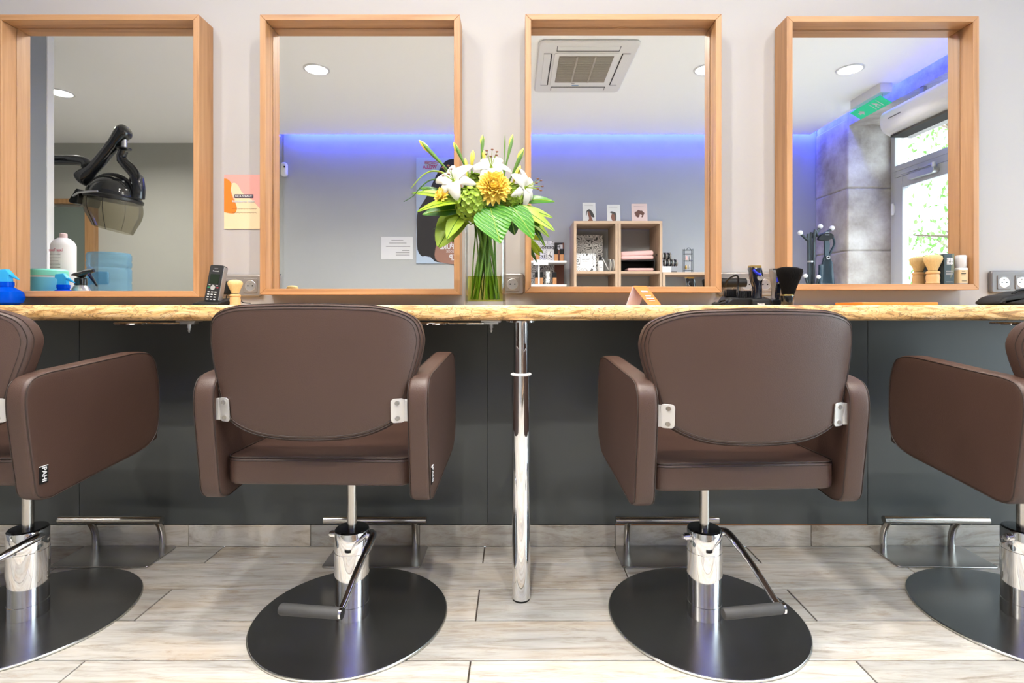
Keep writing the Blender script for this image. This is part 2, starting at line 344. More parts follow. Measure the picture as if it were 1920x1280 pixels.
# white-washed plank tile
def plankmat(name):
    m, N, L, b = newmat(name); b.inputs['Roughness'].default_value = 0.42
    tc = N.new('ShaderNodeTexCoord'); oi = N.new('ShaderNodeObjectInfo')
    mul = N.new('ShaderNodeMath'); mul.operation = 'MULTIPLY'; mul.inputs[1].default_value = 53
    ad = N.new('ShaderNodeVectorMath'); ad.operation = 'ADD'
    L.new(oi.outputs['Random'], mul.inputs[0]); L.new(tc.outputs['Object'], ad.inputs[0]); L.new(mul.outputs[0], ad.inputs[1])
    def nz(scale, sc, det, rg=0.6, dist=0.0):
        mp = N.new('ShaderNodeMapping'); mp.inputs['Scale'].default_value = sc; L.new(ad.outputs[0], mp.inputs['Vector'])
        n = N.new('ShaderNodeTexNoise'); n.inputs['Scale'].default_value = scale; n.inputs['Detail'].default_value = det; n.inputs['Roughness'].default_value = rg; n.inputs['Distortion'].default_value = dist
        L.new(mp.outputs[0], n.inputs['Vector']); return n
    g = nz(1, (5, 48, 20), 9, 0.74, 0.9); big = nz(1, (2.2, 9, 5), 5); spot = nz(1, (6, 18, 10), 7, 0.72)
    r1 = ramp(N, [(0.30, (0.30, 0.26, 0.21)), (0.42, (0.50, 0.46, 0.41)), (0.52, (0.62, 0.60, 0.56)), (0.66, (0.70, 0.685, 0.655))]); L.new(g.outputs[0], r1.inputs[0])
    r2 = ramp(N, [(0.35, (0.84, 0.86, 0.86)), (0.5, (1.0, 0.99, 0.97)), (0.68, (1.0, 0.90, 0.78))]); L.new(big.outputs[0], r2.inputs[0])
    m1 = N.new('ShaderNodeMix'); m1.data_type = 'RGBA'; m1.blend_type = 'MULTIPLY'; m1.inputs[0].default_value = 1
    L.new(r1.outputs[0], m1.inputs[6]); L.new(r2.outputs[0], m1.inputs[7])
    r3 = ramp(N, [(0.58, (0, 0, 0)), (0.70, (0.65, 0.65, 0.65))]); L.new(spot.outputs[0], r3.inputs[0])
    m2 = N.new('ShaderNodeMix'); m2.data_type = 'RGBA'; m2.inputs[7].default_value = (0.40, 0.27, 0.16, 1)
    L.new(r3.outputs[0], m2.inputs[0]); L.new(m1.outputs[2], m2.inputs[6])
    mr = N.new('ShaderNodeMapRange'); mr.inputs[3].default_value = 0.56; mr.inputs[4].default_value = 0.82; L.new(oi.outputs['Random'], mr.inputs[0])
    m3 = N.new('ShaderNodeMix'); m3.data_type = 'RGBA'; m3.blend_type = 'MULTIPLY'; m3.inputs[0].default_value = 1
    L.new(m2.outputs[2], m3.inputs[6]); L.new(mr.outputs[0], m3.inputs[7]); L.new(m3.outputs[2], b.inputs['Base Color'])
    bp = N.new('ShaderNodeBump'); bp.inputs['Strength'].default_value = 0.25; bp.inputs['Distance'].default_value = 0.001
    L.new(g.outputs[0], bp.inputs['Height']); L.new(bp.outputs[0], b.inputs['Normal'])
    return m
M_plank = plankmat('whitewashed_plank'); M_grout = P('grout_brown', (0.045, 0.034, 0.026), 0.9)

# live-edge slab
M_slab, N, L, b = newmat('spalted_slab'); b.inputs['Roughness'].default_value = 0.4
tc = N.new('ShaderNodeTexCoord')
mp = N.new('ShaderNodeMapping'); mp.inputs['Scale'].default_value = (5, 30, 34); L.new(tc.outputs['Object'], mp.inputs['Vector'])
n1 = N.new('ShaderNodeTexNoise'); n1.inputs['Scale'].default_value = 1.3; n1.inputs['Detail'].default_value = 8; n1.inputs['Roughness'].default_value = 0.6; n1.inputs['Distortion'].default_value = 1.8; L.new(mp.outputs[0], n1.inputs['Vector'])
r1 = ramp(N, [(0.30, (0.20, 0.095, 0.03)), (0.42, (0.50, 0.27, 0.09)), (0.5, (0.76, 0.47, 0.19)), (0.62, (0.85, 0.58, 0.29)), (0.8, (0.90, 0.68, 0.42))]); L.new(n1.outputs[0], r1.inputs[0])
mp2 = N.new('ShaderNodeMapping'); mp2.inputs['Scale'].default_value = (9, 9, 22); L.new(tc.outputs['Object'], mp2.inputs['Vector'])
n2 = N.new('ShaderNodeTexNoise'); n2.inputs['Scale'].default_value = 1.6; n2.inputs['Detail'].default_value = 5; n2.inputs['Distortion'].default_value = 2.5; L.new(mp2.outputs[0], n2.inputs['Vector'])
r2 = ramp(N, [(0.50, (0, 0, 0)), (0.53, (0.85, 0.85, 0.85)), (0.56, (0, 0, 0))]); L.new(n2.outputs[0], r2.inputs[0])
mx = N.new('ShaderNodeMix'); mx.data_type = 'RGBA'; mx.inputs[7].default_value = (0.17, 0.095, 0.045, 1); L.new(r2.outputs[0], mx.inputs[0]); L.new(r1.outputs[0], mx.inputs[6]); L.new(mx.outputs[2], b.inputs['Base Color'])
bp = N.new('ShaderNodeBump'); bp.inputs['Strength'].default_value = 0.5; bp.inputs['Distance'].default_value = 0.004; L.new(n1.outputs[0], bp.inputs['Height']); L.new(bp.outputs[0], b.inputs['Normal'])

# doodle pattern (black line print)
M_doodle, N, L, b = newmat('line_pattern_print'); b.inputs['Roughness'].default_value = 0.6
tc = N.new('ShaderNodeTexCoord'); n1 = N.new('ShaderNodeTexNoise'); n1.inputs['Scale'].default_value = 9; n1.inputs['Detail'].default_value = 1; L.new(tc.outputs['Object'], n1.inputs['Vector'])
mth = N.new('ShaderNodeMath'); mth.operation = 'MULTIPLY'; mth.inputs[1].default_value = 14; L.new(n1.outputs[0], mth.inputs[0])
fr = N.new('ShaderNodeMath'); fr.operation = 'FRACT'; L.new(mth.outputs[0], fr.inputs[0])
r = ramp(N, [(0.0, (0.05, 0.05, 0.05)), (0.22, (0.08, 0.08, 0.08)), (0.3, (0.66, 0.66, 0.65)), (1.0, (0.72, 0.72, 0.71))]); L.new(fr.outputs[0], r.inputs[0]); L.new(r.outputs[0], b.inputs['Base Color'])

# ------------------------------------------------------------------ the room
XL, XR, YB = -5.6, 3.2, -3.715        # far wall at YB, window wall at XR
fl = struct(obj('floor', MB().box(-5.7, 3.75, -4.0, 0.0, -0.06, -0.0045), M_grout))
PW, PL = 0.167, 0.96
plank_meshes = {}
def plank_mesh(w, l):
    k = (round(w, 3), round(l, 3))
    if k not in plank_meshes:
        g = 0.0022; c = 0.0009
        x, y = l / 2 - g, w / 2 - g
        m = MB().rings([[(-x, -y, -0.005), (x, -y, -0.005), (x, y, -0.005), (-x, y, -0.005)], [(-x, -y, -c), (x, -y, -c), (x, y, -c), (-x, y, -c)],
                        [(-x + c, -y + c, 0), (x - c, -y + c, 0), (x - c, y - c, 0), (-x + c, y - c, 0)]], capa=False)
        plank_meshes[k] = mesh(m, 'plank', 0); plank_meshes[k].materials.append(M_plank)
    return plank_meshes[k]
rows = [(0.0, -0.135)] + [(-0.135 - PW * k, -0.135 - PW * (k + 1)) for k in range(22)]
for ri, (ya, yb) in enumerate(rows):
    off = -0.11 if ri % 2 == 0 else 0.37
    k0 = math.floor((-5.6 - off) / PL)
    for k in range(k0, k0 + 11):
        xa = max(-5.65, off + k * PL); xb = min(3.7, off + (k + 1) * PL)
        if xb - xa < 0.05: continue
        o = obj('plank', plank_mesh(ya - yb, xb - xa), None, fl, loc=((xa + xb) / 2, (ya + yb) / 2, 0))
# mirror wall: upper warm-white plaster, charcoal panelling below, plank-tile baseboard
wf = struct(obj('wall_front', MB().box(-5.7, 3.75, 0.0, 0.12, 0, HC + 0.3), M_wall))
for xa, xb in ((-3.1, -1.6), (-1.6, -0.10), (-0.10, 1.298), (1.298, 2.55), (2.55, 3.2)):
    obj('panel', MB().box(xa + 0.0006, xb - 0.0006, -0.012, 0.0, 0.083, 0.85), M_char, wf, bevel=0.001)
obj('edge_strip', MB().box(0.37, 1.296, -0.0135, -0.002, 0.0795, 0.0825), M_copper, wf)
bbx = struct(obj('baseboard_front', MB().box(-3.1, 3.2, -0.006, 0.0, 0, 0.078), M_grout))
js = [-3.1, -2.64, -1.92, -1.2, -0.75, -0.35, 0.37, 1.09, 1.81, 2.53, 3.2]
for a, c in zip(js[:-1], js[1:]):
    obj('tile', MB().box(a + 0.001, c - 0.001, -0.012, -0.004, 0.001, 0.079), M_plank, bbx, bevel=0.001)
# ceiling with an open gap for the LED cove along the far wall, the window wall and the mirror wall
ce = struct(obj('ceiling', MB().box(-2.49, 3.10, YB + 0.07, -0.08, HC, HC + 0.02).box(-5.7, -2.49, -4.0, -0.08, HC, HC + 0.02), M_ceil))
struct(obj('trim_1', MB().box(-5.7, 3.8, -4.1, 0.1, HC + 0.16, HC + 0.2), M_ceil))
obj('hatch_panel', MB().box(0.03, 0.185, -1.99, -1.50, HC - 0.004, HC), M_ceil, ce, bevel=0.001)
# far wall (seen in the mirrors)
struct(obj('wall_far', MB().box(-2.45, 3.75, YB - 0.15, YB, 0, HC + 0.2).box(-2.49, -2.45, YB - 0.15, YB - 0.012, 0, HC + 0.2), M_graywall))
struct(obj('wall_alcove', MB().box(-5.7, -2.49, -4.05, -3.935, 0, HC + 0.2).box(-2.52, -2.49, -3.94, YB - 0.012, 0, HC + 0.2), M_olive))
# partition at the left
wl = struct(obj('wall_left', MB().box(-5.7, -3.1, -1.655, 0.0, 0, HC + 0.2), M_bluegrey))
struct(obj('trim_2', MB().box(-3.13, -3.094, -1.664, -1.61, 0, HC), M_white, bevel=0.004))
struct(obj('wall_alcove_end', MB().box(-5.75, -5.6, -4.0, -1.6, 0, HC + 0.2), M_olive))
# window wall: limestone pier, deep reveal, lintel
M4Y = 1.885 - 5.07
wr = struct(obj('wall_right', MB().box(XR, 3.75, YB, M4Y, 0, HC + 0.2), M_stone, bevel=0.02, seg=3))
for za, zb in ((0.0, 0.75), (0.755, 1.42), (1.425, 2.02), (2.025, 2.69)):
    obj('stone_block', MB().box(XR - 0.012, 3.64, YB + 0.005, M4Y + 0.012, za, zb), M_stone, wr, bevel=0.015, seg=3)
struct(obj('wall_right_lintel', MB().box(XR, 3.75, M4Y, -0.35, 2.62, HC + 0.2).box(XR, 3.75, -0.35, 0.0, 0, HC + 0.2), M_stone))

# door and shop window in the reveal (plane x = 3.63)
XD = 3.60
def frame_rect(mb, y0, y1, z0, z1, w, d0, d1):
    mb.box(d0, d1, y0, y0 + w, z0, z1).box(d0, d1, y1 - w, y1, z0, z1).box(d0, d1, y0 + w, y1 - w, z0, z0 + w).box(d0, d1, y0 + w, y1 - w, z1 - w, z1); return mb
w1 = struct(obj('window_1', frame_rect(MB(), M4Y + 0.015, -2.08, 2.16, 2.62, 0.055, XD, XD + 0.06), M_upvc, bevel=0.004))
obj('pane', MB().box(XD + 0.028, XD + 0.034, M4Y + 0.06, -2.13, 2.21, 2.57), M_pane, w1)
d1 = struct(obj('door_1', frame_rect(MB(), M4Y + 0.015, -2.08, 0.0, 2.16, 0.06, XD, XD + 0.07), M_upvc, bevel=0.004))
obj('door_leaf', frame_rect(MB(), M4Y + 0.077, -2.142, 0.01, 2.095, 0.105, XD - 0.012, XD + 0.05), M_upvc, d1, bevel=0.004)
obj('pane', MB().box(XD + 0.015, XD + 0.021, M4Y + 0.18, -2.245, 0.11, 1.99), M_pane, d1)
obj('hinge', MB().lathe([(0.014, 0), (0.014, 0.11)], 12, (XD - 0.022, M4Y + 0.072, 1.75)).box(XD - 0.022, XD, M4Y + 0.055, M4Y + 0.09, 1.77, 1.84), M_white, d1)
dc = thing('door_closer', 'silver arm door closer mounted above the glazed door', 'door closer', (XD - 0.012, -2.72, 2.05))
obj('body', MB().prism(rrect(0.30, 0.055, 0.025, 5, 0, 0), 'x', -0.055, 0.0), M_alu, dc, bevel=0.004)
obj('arm', MB().box(-0.045, -0.03, -0.23, 0.14, 0.045, 0.058).box(-0.06, -0.045, -0.23, -0.02, 0.045, 0.056).lathe([(0.02, 0.02), (0.02, 0.06)], 14, (-0.038, 0.13, 0)), M_alu, dc)
for i, (ya, yb) in enumerate(((-2.06, -1.22), (-1.22, -0.37))):
    w = struct(obj('window_%d' % (i + 2), frame_rect(MB(), ya, yb, 0.0, 2.62, 0.06, XD, XD + 0.06), M_upvc, bevel=0.004))
    obj('pane', MB().box(XD + 0.028, XD + 0.034, ya + 0.06, yb - 0.06, 0.06, 2.56), M_pane, w)
# wooden door casing and sage door in the alcove
d2 = struct(obj('door_2', MB().box(-5.15, -4.70, -3.935, -3.925, 0, 1.985), M_greendoor))
c1 = mi(182, 373, 5.80); zt = c1.z
obj('casing_top', MB().box(-5.5, c1.x, -3.935, -3.885, zt - 0.055, zt), M_doorwood, d2, bevel=0.003)
obj('casing_side', MB().box(c1.x - 0.105, c1.x, -3.935, -3.875, 0, zt - 0.055), M_doorwood, d2, bevel=0.003)

# ------------------------------------------------------------------ mirrors
def mirror(x0, x1, y0, y1, label):
    d = 1.8635; s = d / F
    X0, X1, Z1, Z0 = (x0 - CX) * s, (x1 - CX) * s, CAMH + (CY - y0) * s, CAMH + (CY - y1) * s
    yf = -DW + d; t = 0.0205
    xc, w, h = (X0 + X1) / 2, X1 - X0, Z1 - Z0
    r = thing('wall_mirror', label, 'mirror', (xc, -0.001, Z0), 0, 'oak box-framed mirrors along the counter')
    a = w / 2; yb = 0.0; yf = yf + 0.001
    def board(poly, nm, mt):   # mitred board: polygon in xz
        obj(nm, MB().prism(poly, 'y', yf, yb), mt, r, bevel=0.0012)
    g = 0.0003
    board([(-a, h), (a, h), (a - t - g, h - t), (-a + t + g, h - t)], 'frame_top', M_oak_x)
    board([(-a, 0), (a, 0), (a - t - g, t), (-a + t + g, t)], 'frame_bottom', M_oak_x)
    board([(-a, g), (-a + t, t + g), (-a + t, h - t - g), (-a, h - g)], 'frame_side', M_oak_z)
    board([(a, g), (a - t, t + g), (a - t, h - t - g), (a, h - g)], 'frame_side', M_oak_z)
    obj('backing', MB().box(-a + t, a - t, -0.026, -0.004, t, h - t), M_oak_x, r)
    obj('mirror_glass', MB().box(-a + t + 0.0015, a - t - 0.0015, GY + 0.001, -0.027, t + 0.0015, h - t - 0.0015), M_mirror, r, smooth=0)
    return r
mirror(-8, 373, 27, 556, 'oak-framed wall mirror reflecting a black hood hair dryer')
mirror(487, 862, 27, 552, 'oak-framed wall mirror left of the flower vase, above the telephone side')
mirror(985, 1353, 26, 548, 'oak-framed wall mirror reflecting the ceiling air conditioner')
m4 = mirror(1475.5, 1836, 30, 543, 'oak-framed wall mirror reflecting the glazed door, brushes on its ledge')

# ------------------------------------------------------------------ counter and post
cn = []
CZ0, CZ1, CF = 0.8405, 0.8864, -0.392
n = 260
mb = MB(); R = []
for i in range(n + 1):
    x = -3.05 + 5.6 * i / n
    w = 0.006 * math.sin(x * 2.3 + 1) + 0.004 * math.sin(x * 7.1) + 0.0025 * math.sin(x * 19 + 2)
    zz = 0.0022 * math.sin(x * 3.1) + 0.0012 * math.sin(x * 11)
    tl = 0.0
    f = CF + w
    R.append([(x, -0.013, CZ0), (x, f + 0.03, CZ0 - 0.0 + tl), (x, f + 0.009, CZ0 + 0.001), (x, f + 0.004, CZ0 + 0.006 + zz), (x, f, CZ0 + 0.012 + zz), (x, f + 0.001, CZ1 - 0.004), (x, f + 0.004, CZ1), (x, -0.001, CZ1), (x, -0.001, CZ0 + 0.02)])
ct = tag(obj('wooden_counter', MB().rings(R), M_slab, smooth=50), 'long live-edge wooden counter slab under the mirrors', 'counter')

PX, PY = (977 - CX) * 1.596 / F, -0.357
po = thing('counter_leg', 'polished chrome telescopic post supporting the middle of the counter', 'table leg', (PX, PY, 0))
obj('lower_tube', MB().lathe([(0.0275, 0.006), (0.0275, 0.676)], 40), M_chrome, po)
obj('collar', MB().tube([(0.0285 * math.cos(2 * PI * k / 32), 0.0285 * math.sin(2 * PI * k / 32), 0.678) for k in range(32)], 0.0032, 8, True), M_white, po)
obj('upper_tube', MB().lathe([(0.0215, 0.60), (0.0215, CZ0 - 0.004)], 40), M_chrome, po)
obj('mounting_flange', MB().lathe([(0.045, CZ0 - 0.005), (0.045, CZ0 - 0.0005)], 32), M_chrome, po)
obj('foot', MB().lathe([(0.026, 0.0), (0.026, 0.006)], 32), M_matblack, po)

def dryer_holder(px, label):
    c = at(px, 604, 1.62)
    r = thing('dryer_holder', label, 'dryer holder', (c.x, c.y, CZ0), 0, 'chrome dryer rings under the counter')
    obj('bracket', MB().box(-0.03, 0.03, -0.02, 0.02, -0.006, 0.0).box(-0.022, 0.022, -0.014, 0.014, -0.012, -0.006), M_alu, r, bevel=0.001)
    obj('swivel_pin', MB().lathe([(0.006, -0.012), (0.006, -0.024), (0.004, -0.024), (0.004, -0.030), (0.005, -0.031), (0.002, -0.038)], 12), M_alu, r)
    obj('arm', MB().tube([(0.0, 0, -0.010), (-0.13, 0, -0.010)], 0.0025, 8), M_chrome, r)
    obj('ring', MB().rings([[((-0.175) + q * math.cos(2 * PI * k / 36), q * math.sin(2 * PI * k / 36), zq) for k in range(36)] for q, zq in ((0.040, -0.0125), (0.046, -0.0125), (0.047, -0.009), (0.046, -0.0065), (0.040, -0.0065), (0.039, -0.009), (0.040, -0.0125))], capa=False, capb=False), M_chrome, r)
dryer_holder(355, 'chrome hair dryer ring under the counter near the telephone')
dryer_holder(921, 'chrome hair dryer ring under the counter beside the chrome post')
dryer_holder(2000, 'chrome hair dryer ring under the counter at the right end')

# ------------------------------------------------------------------ styling chairs
def chair_proto():
    r = thing('styling_chair', 'x', 'chair', group='brown leather styling chairs facing the mirrors')
    # base
    n = 72
    def circ(q, z): return [(q * math.cos(2 * PI * k / n), q * math.sin(2 * PI * k / n), z) for k in range(n)]
    bp = obj('base_plate', MB().rings([circ(0.2655, 0.0), circ(0.268, 0.002), circ(0.268, 0.0055), circ(0.2665, 0.0075), circ(0.25, 0.0078), circ(0.06, 0.0078)]), M_plate, r, smooth=50)
    obj('rim', MB().rings([circ(0.268, 0.001), circ(0.2692, 0.002), circ(0.2692, 0.005), circ(0.268, 0.006)], False, False), M_rim, bp)
    col = obj('column', MB().lathe([(0.0475, 0.008), (0.0475, 0.046), (0.0465, 0.0465), (0.0465, 0.125), (0.0485, 0.1255), (0.0485, 0.192), (0.0478, 0.193), (0.0478, 0.246), (0.045, 0.252)], 48), M_chrome, r, smooth=30)
    obj('column_cap', MB().lathe([(0.047, 0.2505), (0.044, 0.2545), (0.018, 0.256)], 40), M_gloss, col)
    obj('lift_rod', MB().lathe([(0.0135, 0.25), (0.0135, 0.458)], 28), M_steel, r)
    pd = obj('pump_pedal', MB().tube(smooth_loop([(0.050, 0.012, 0.236), (0.062, 0.0, 0.238), (0.068, -0.03, 0.232), (0.070, -0.12, 0.200), (0.072, -0.205, 0.158), (0.070, -0.232, 0.148)], 5, False), [0.010] * 5 + [0.011] * 8 + [0.0085] * 13, 12), M_chrome, r)
    obj('pedal_grip', MB().tube([(0.080, -0.232, 0.148), (0.074, -0.232, 0.148)], 0.0135, 18).merge(MB()), M_chrome, pd)
    obj('rubber_grip', MB().tube([(0.074, -0.232, 0.148), (0.070, -0.232, 0.148), (-0.075, -0.232, 0.148), (-0.079, -0.232, 0.148)], [0.012, 0.0135, 0.0135, 0.011], 18), M_rubber, pd)
    obj('pivot_bolt', MB().tube([(-0.046, 0.0, 0.232), (-0.062, 0.0, 0.232), (-0.0621, 0.0, 0.232), (-0.066, 0.0, 0.232)], [0.010, 0.010, 0.007, 0.007], 16), M_chrome, col)
    obj('pivot_hub', MB().tube([(0.046, 0.0, 0.236), (0.064, 0.0, 0.236)], 0.010, 16), M_chrome, col)
    # seat
    seat = rrect(0.452, 0.478, 0.035, 6, 0, -0.008)
    so = obj('seat', cushion(seat, 0.068, 0.012, lambda u, v, w: (u, v, 0.487 + w - 0.03 * (v + 0.0) * 0.2), 0.004), M_leather, r, smooth=50)
    s2 = inset(seat, 0.006)
    obj('seam', MB().tube([(u, v, 0.5195 - 0.006 * v) for u, v in inset(seat, 0.0015)], 0.0015, 6, True).tube([(u, v, 0.5125 - 0.006 * v) for u, v in inset(seat, -0.0003)], 0.0010, 5, True), M_thread, so)
    obj('seat_pan', MB().box(-0.13, 0.13, -0.13, 0.13, 0.440, 0.456), M_matblack, r, bevel=0.004)
    # arms
    prof = smooth_loop([(-0.288, 0.655), (-0.280, 0.702), (-0.245, 0.724), (-0.15, 0.733), (-0.02, 0.744), (0.065, 0.749), (0.122, 0.733), (0.148, 0.670), (0.153, 0.585), (0.148, 0.515), (0.125, 0.474), (0.07, 0.452), (-0.05, 0.438), (-0.17, 0.424), (-0.225, 0.419), (-0.258, 0.437), (-0.268, 0.49), (-0.279, 0.57)], 4)
    for s in (1, -1):
        A = obj('armrest', cushion(prof, 0.048, 0.010, lambda u, v, w: (s * 0.251 + w, u, v), 0.002), M_leather, r, smooth=50)
        sm = MB()
        for w in (-0.0235, 0.0235):
            sm.tube([(s * 0.251 + w, u, v) for u, v in inset(prof, 0.004)], 0.0012, 6, True)
        obj('seam', sm, M_thread, A)
        if s == 1:
            T = obj('brand_tag', MB().box(0.2757, 0.2772, -0.252, -0.230, 0.463, 0.503), M_matblack, A)
            text('PAHI', 0.016, M_paper, T, Matrix.Translation((0.2774, -0.2405, 0.484)) @ Matrix.Rotation(PI / 2, 4, 'Z') @ Matrix.Rotation(PI / 2, 4, 'X') @ Matrix.Rotation(-PI / 2, 4, 'Z'), width=0.034, bold=0.0004)
            obj('tag_loop', MB().box(0.2757, 0.2775, -0.252, -0.230, 0.503, 0.5045), M_paper, A)
    # back
    half = [(0.0, 0.573), (0.09, 0.577), (0.150, 0.590), (0.200, 0.617), (0.222, 0.662), (0.237, 0.715), (0.251, 0.770), (0.2545, 0.815), (0.236, 0.858), (0.172, 0.882), (0.080, 0.8875)]
    pts = half + [(0.0, 0.8885)] + [(-x, z) for x, z in reversed(half[1:])]
    ol = smooth_loop(pts, 4)
    def bk(u, v, w): return (u, -0.290 + 0.55 * u * u + 1700 * abs(u) ** 8 - (v - 0.73) * 0.09 + w, v)
    B = obj('backrest', cushion(ol, 0.044, 0.013, bk, 0.005), M_leather, r, smooth=50)
    sm = MB()
    for w, i, q in ((-0.0205, 0.0045, 0.0011), (-0.0135, -0.0002, 0.0008), (0.0205, 0.0045, 0.0011)):
        sm.tube([bk(u, v, w) for u, v in inset(ol, i)], q, 6, True)
    obj('seam', sm, M_thread, B)
    obj('stitching', MB().tube([bk(u, v, -0.0222) for u, v in inset(ol, 0.0115)], 0.0007, 5, True), M_thread, B)
    for s in (1, -1):
        poly = rrect(0.030, 0.056, 0.008, 4, s * 0.204, 0.642)
        pl = MB().rings([[bk(u, v, -0.0245 + dw) for u, v in poly] for dw in (-0.003, 0.001)])
        q0 = bk(s * 0.214, 0.618, -0.028); 
        pl.box(min(s * 0.2165, s * 0.232), max(s * 0.2165, s * 0.232), q0[1] + 0.0, q0[1] + 0.035, 0.617, 0.667)
        K = obj('bracket', pl, M_bracket, r, bevel=0.0006)
        for z in (0.624, 0.660):
            p = bk(s * 0.203, z, -0.0275)
            obj('bolt', MB().tube([(p[0], p[1] + 0.002, p[2]), (p[0], p[1] - 0.003, p[2])], [0.0058, 0.0050], 14).tube([(p[0], p[1] - 0.003, p[2]), (p[0], p[1] - 0.0034, p[2])], 0.0028, 6), M_steel, K)
    return r
BASEPARTS = ('base_plate', 'column', 'lift_rod', 'pump_pedal')
proto = chair_proto()
chairs = [(-1.385, -2.0, -30, 0.0, 'brown leather styling chair cut off at the left edge of the picture'),
          (-0.463, -2.0, -7, 0.0, 'brown leather styling chair with a floor plate, left of the chrome post'),
          (0.540, 3.0, 9, -0.012, 'brown leather styling chair with a floor plate, right of the chrome post'),
          (1.445, 0.5, 14, -0.012, 'brown leather styling chair cut off at the right edge of the picture')]
for i, (x, sr, br, dz, lab) in enumerate(chairs):
    c = proto if i == 0 else copy_tree(proto)
    c.location = (x, -0.45, 0); c.rotation_euler = (0, 0, math.radians(sr)); c['label'] = lab
    for ch in c.children:
        nm = ch.name.split('.')[0]
        if nm in BASEPARTS: ch.rotation_euler = (0, 0, math.radians(br - sr))
        else: ch.location = (0, 0, dz)

# ------------------------------------------------------------------ footrests
def footrest_proto():
    r = thing('footrest', 'x', 'footrest', group='steel footrests below the counter')
    obj('floor_plate', MB().prism(rrect(0.335, 0.160, 0.012, 5), 'z', 0.0, 0.006), M_plate, r, bevel=0.0015)
    for s in (-1, 1):
        pts = [(s * 0.122, 0.066, 0.005), (s * 0.122, 0.066, 0.03)]
        for k in range(9):
            a = PI / 2 * k / 8
            pts.append((s * 0.122, 0.066 - 0.088 * (1 - math.cos(a)), 0.03 + 0.108 * math.sin(a)))
        obj('curved_leg', MB().tube(pts, 0.0112, 14), M_steel, r)
    obj('foot_bar', MB().tube([(-0.178, -0.022, 0.141), (0.178, -0.022, 0.141)], 0.0125, 20), M_steel, r)
    return r
fp = footrest_proto()
for i, (x, rz, lab) in enumerate(((-1.405, 0, 'brushed steel footrest behind the leftmost chair base'), (-0.485, 0, 'brushed steel footrest behind the chair left of the chrome post'),
                                  (0.530, 0, 'brushed steel footrest behind the chair right of the chrome post'), (1.465, -1.5, 'brushed steel footrest near the rightmost chair base'))):
    c = fp if i == 0 else copy_tree(fp)
    c.location = (x, -0.0945, 0.0005); c.rotation_euler = (0, 0, math.radians(rz)); c['label'] = lab

# ------------------------------------------------------------------ sockets and wall card
def socket_plate(x0, x1, y0, y1, gangs, mat, label):
    a = at(x0, y1, 1.945); c = at(x1, y0, 1.945)
    w, h = c.x - a.x, c.z - a.z
    r = thing('wall_socket', label, 'socket', ((a.x + c.x) / 2, -0.001, a.z), 0, 'grey sockets above the counter')
    obj('cover_plate', MB().prism(rrect(w, h, 0.012, 5, 0, h / 2), 'y', -0.016, 0), mat, r, bevel=0.006, seg=3)
    for g in gangs:
        gx = at(g, 0, 1.945).x - (a.x + c.x) / 2; q = 0.0215; zc = h * 0.48
        sq = rrect(0.050, 0.052, 0.004, 3, gx, zc)
        ins = obj('socket_insert', MB().prism(sq, 'y', -0.0185, -0.012), mat, r, bevel=0.001)
        n = 28
        def c_(rad, y): return [(gx + rad * math.cos(2 * PI * k / n), y, zc + rad * math.sin(2 * PI * k / n)) for k in range(n)]
        obj('socket_well', MB().rings([c_(0.0205, -0.0186), c_(0.0190, -0.0196), c_(0.0185, -0.0190), c_(0.0165, -0.0188)], False, True), M_alu, ins)
        hol = MB()
        for dx in (-0.0085, 0.0085): hol.tube([(gx + dx, -0.0186, zc), (gx + dx, -0.0192, zc)], 0.0026, 10)
        obj('pin_hole', hol, M_matblack, ins)
        obj('earth_pin', MB().tube([(gx, -0.018, zc + 0.011), (gx, -0.0225, zc + 0.011)], 0.0022, 8), M_alu, ins)
    return r
socket_plate(414, 492, 514, 556, [433, 472], M_silver, 'double socket in silver plate behind the telephone')
socket_plate(938, 983, 512, 552, [961], M_silver, 'single socket in silver plate beside the flower vase')
socket_plate(1345, 1462, 510, 555, [1365, 1398, 1432], M_silver, 'triple socket in silver plate behind the hair clippers')
socket_plate(1854, 1930, 507, 550, [1878, 1911], M_dsilver, 'grey double socket on the wall at the right edge')

a = at(420, 429, 1.949); c = at(492, 327, 1.949); w, h = c.x - a.x, c.z - a.z
pc = thing('wall_card', 'pink, orange and cream card with dark title, taped to the wall', 'card', (a.x, -0.001, a.z))
obj('sheet', MB().box(0, w, -0.0015, 0, 0, h), M_pinkcard, pc)
def flat(poly, y0, y1): return MB().prism(poly, 'y', y0, y1)
cr = smooth_loop([(0, h * 0.30), (0.3 * w, h * 0.45), (0.22 * w, h * 0.62), (0.16 * w, h * 0.78), (0.25 * w, h * 0.85), (0.36 * w, h * 0.80), (0.48 * w, h * 0.66), (0.70 * w, h * 0.55), (0.92 * w, h * 0.38), (w, h * 0.28)], 5, False)
obj('cream_shape', flat([(0, 0)] + [tuple(p) for p in cr] + [(w, 0)], -0.0019, -0.0012), M_cream, pc)
orr = smooth_loop([(0, h * 0.93), (0.10 * w, h * 0.91), (0.19 * w, h * 0.83), (0.17 * w, h * 0.70), (0.24 * w, h * 0.55), (0.33 * w, h * 0.40), (0.29 * w, h * 0.30), (0.18 * w, h * 0.285), (0, h * 0.31)], 5, False)
obj('orange_shape', flat([tuple(p) for p in orr], -0.0023, -0.0012), M_orange2, pc)
obj('title_bar', MB().box(0.27 * w, 0.76 * w, -0.0027, -0.0012, h * 0.57, h * 0.635), M_navy, pc)
text('NOUVEAU !', 0.011, M_paper, pc, face_cam((0.515 * w, -0.0029, h * 0.602)), width=0.062, bold=0.0002)
text('Résistance 2024', 0.010, M_paper, pc, face_cam((0.50 * w, -0.0026, h * 0.505)), width=0.082, bold=0.0003)
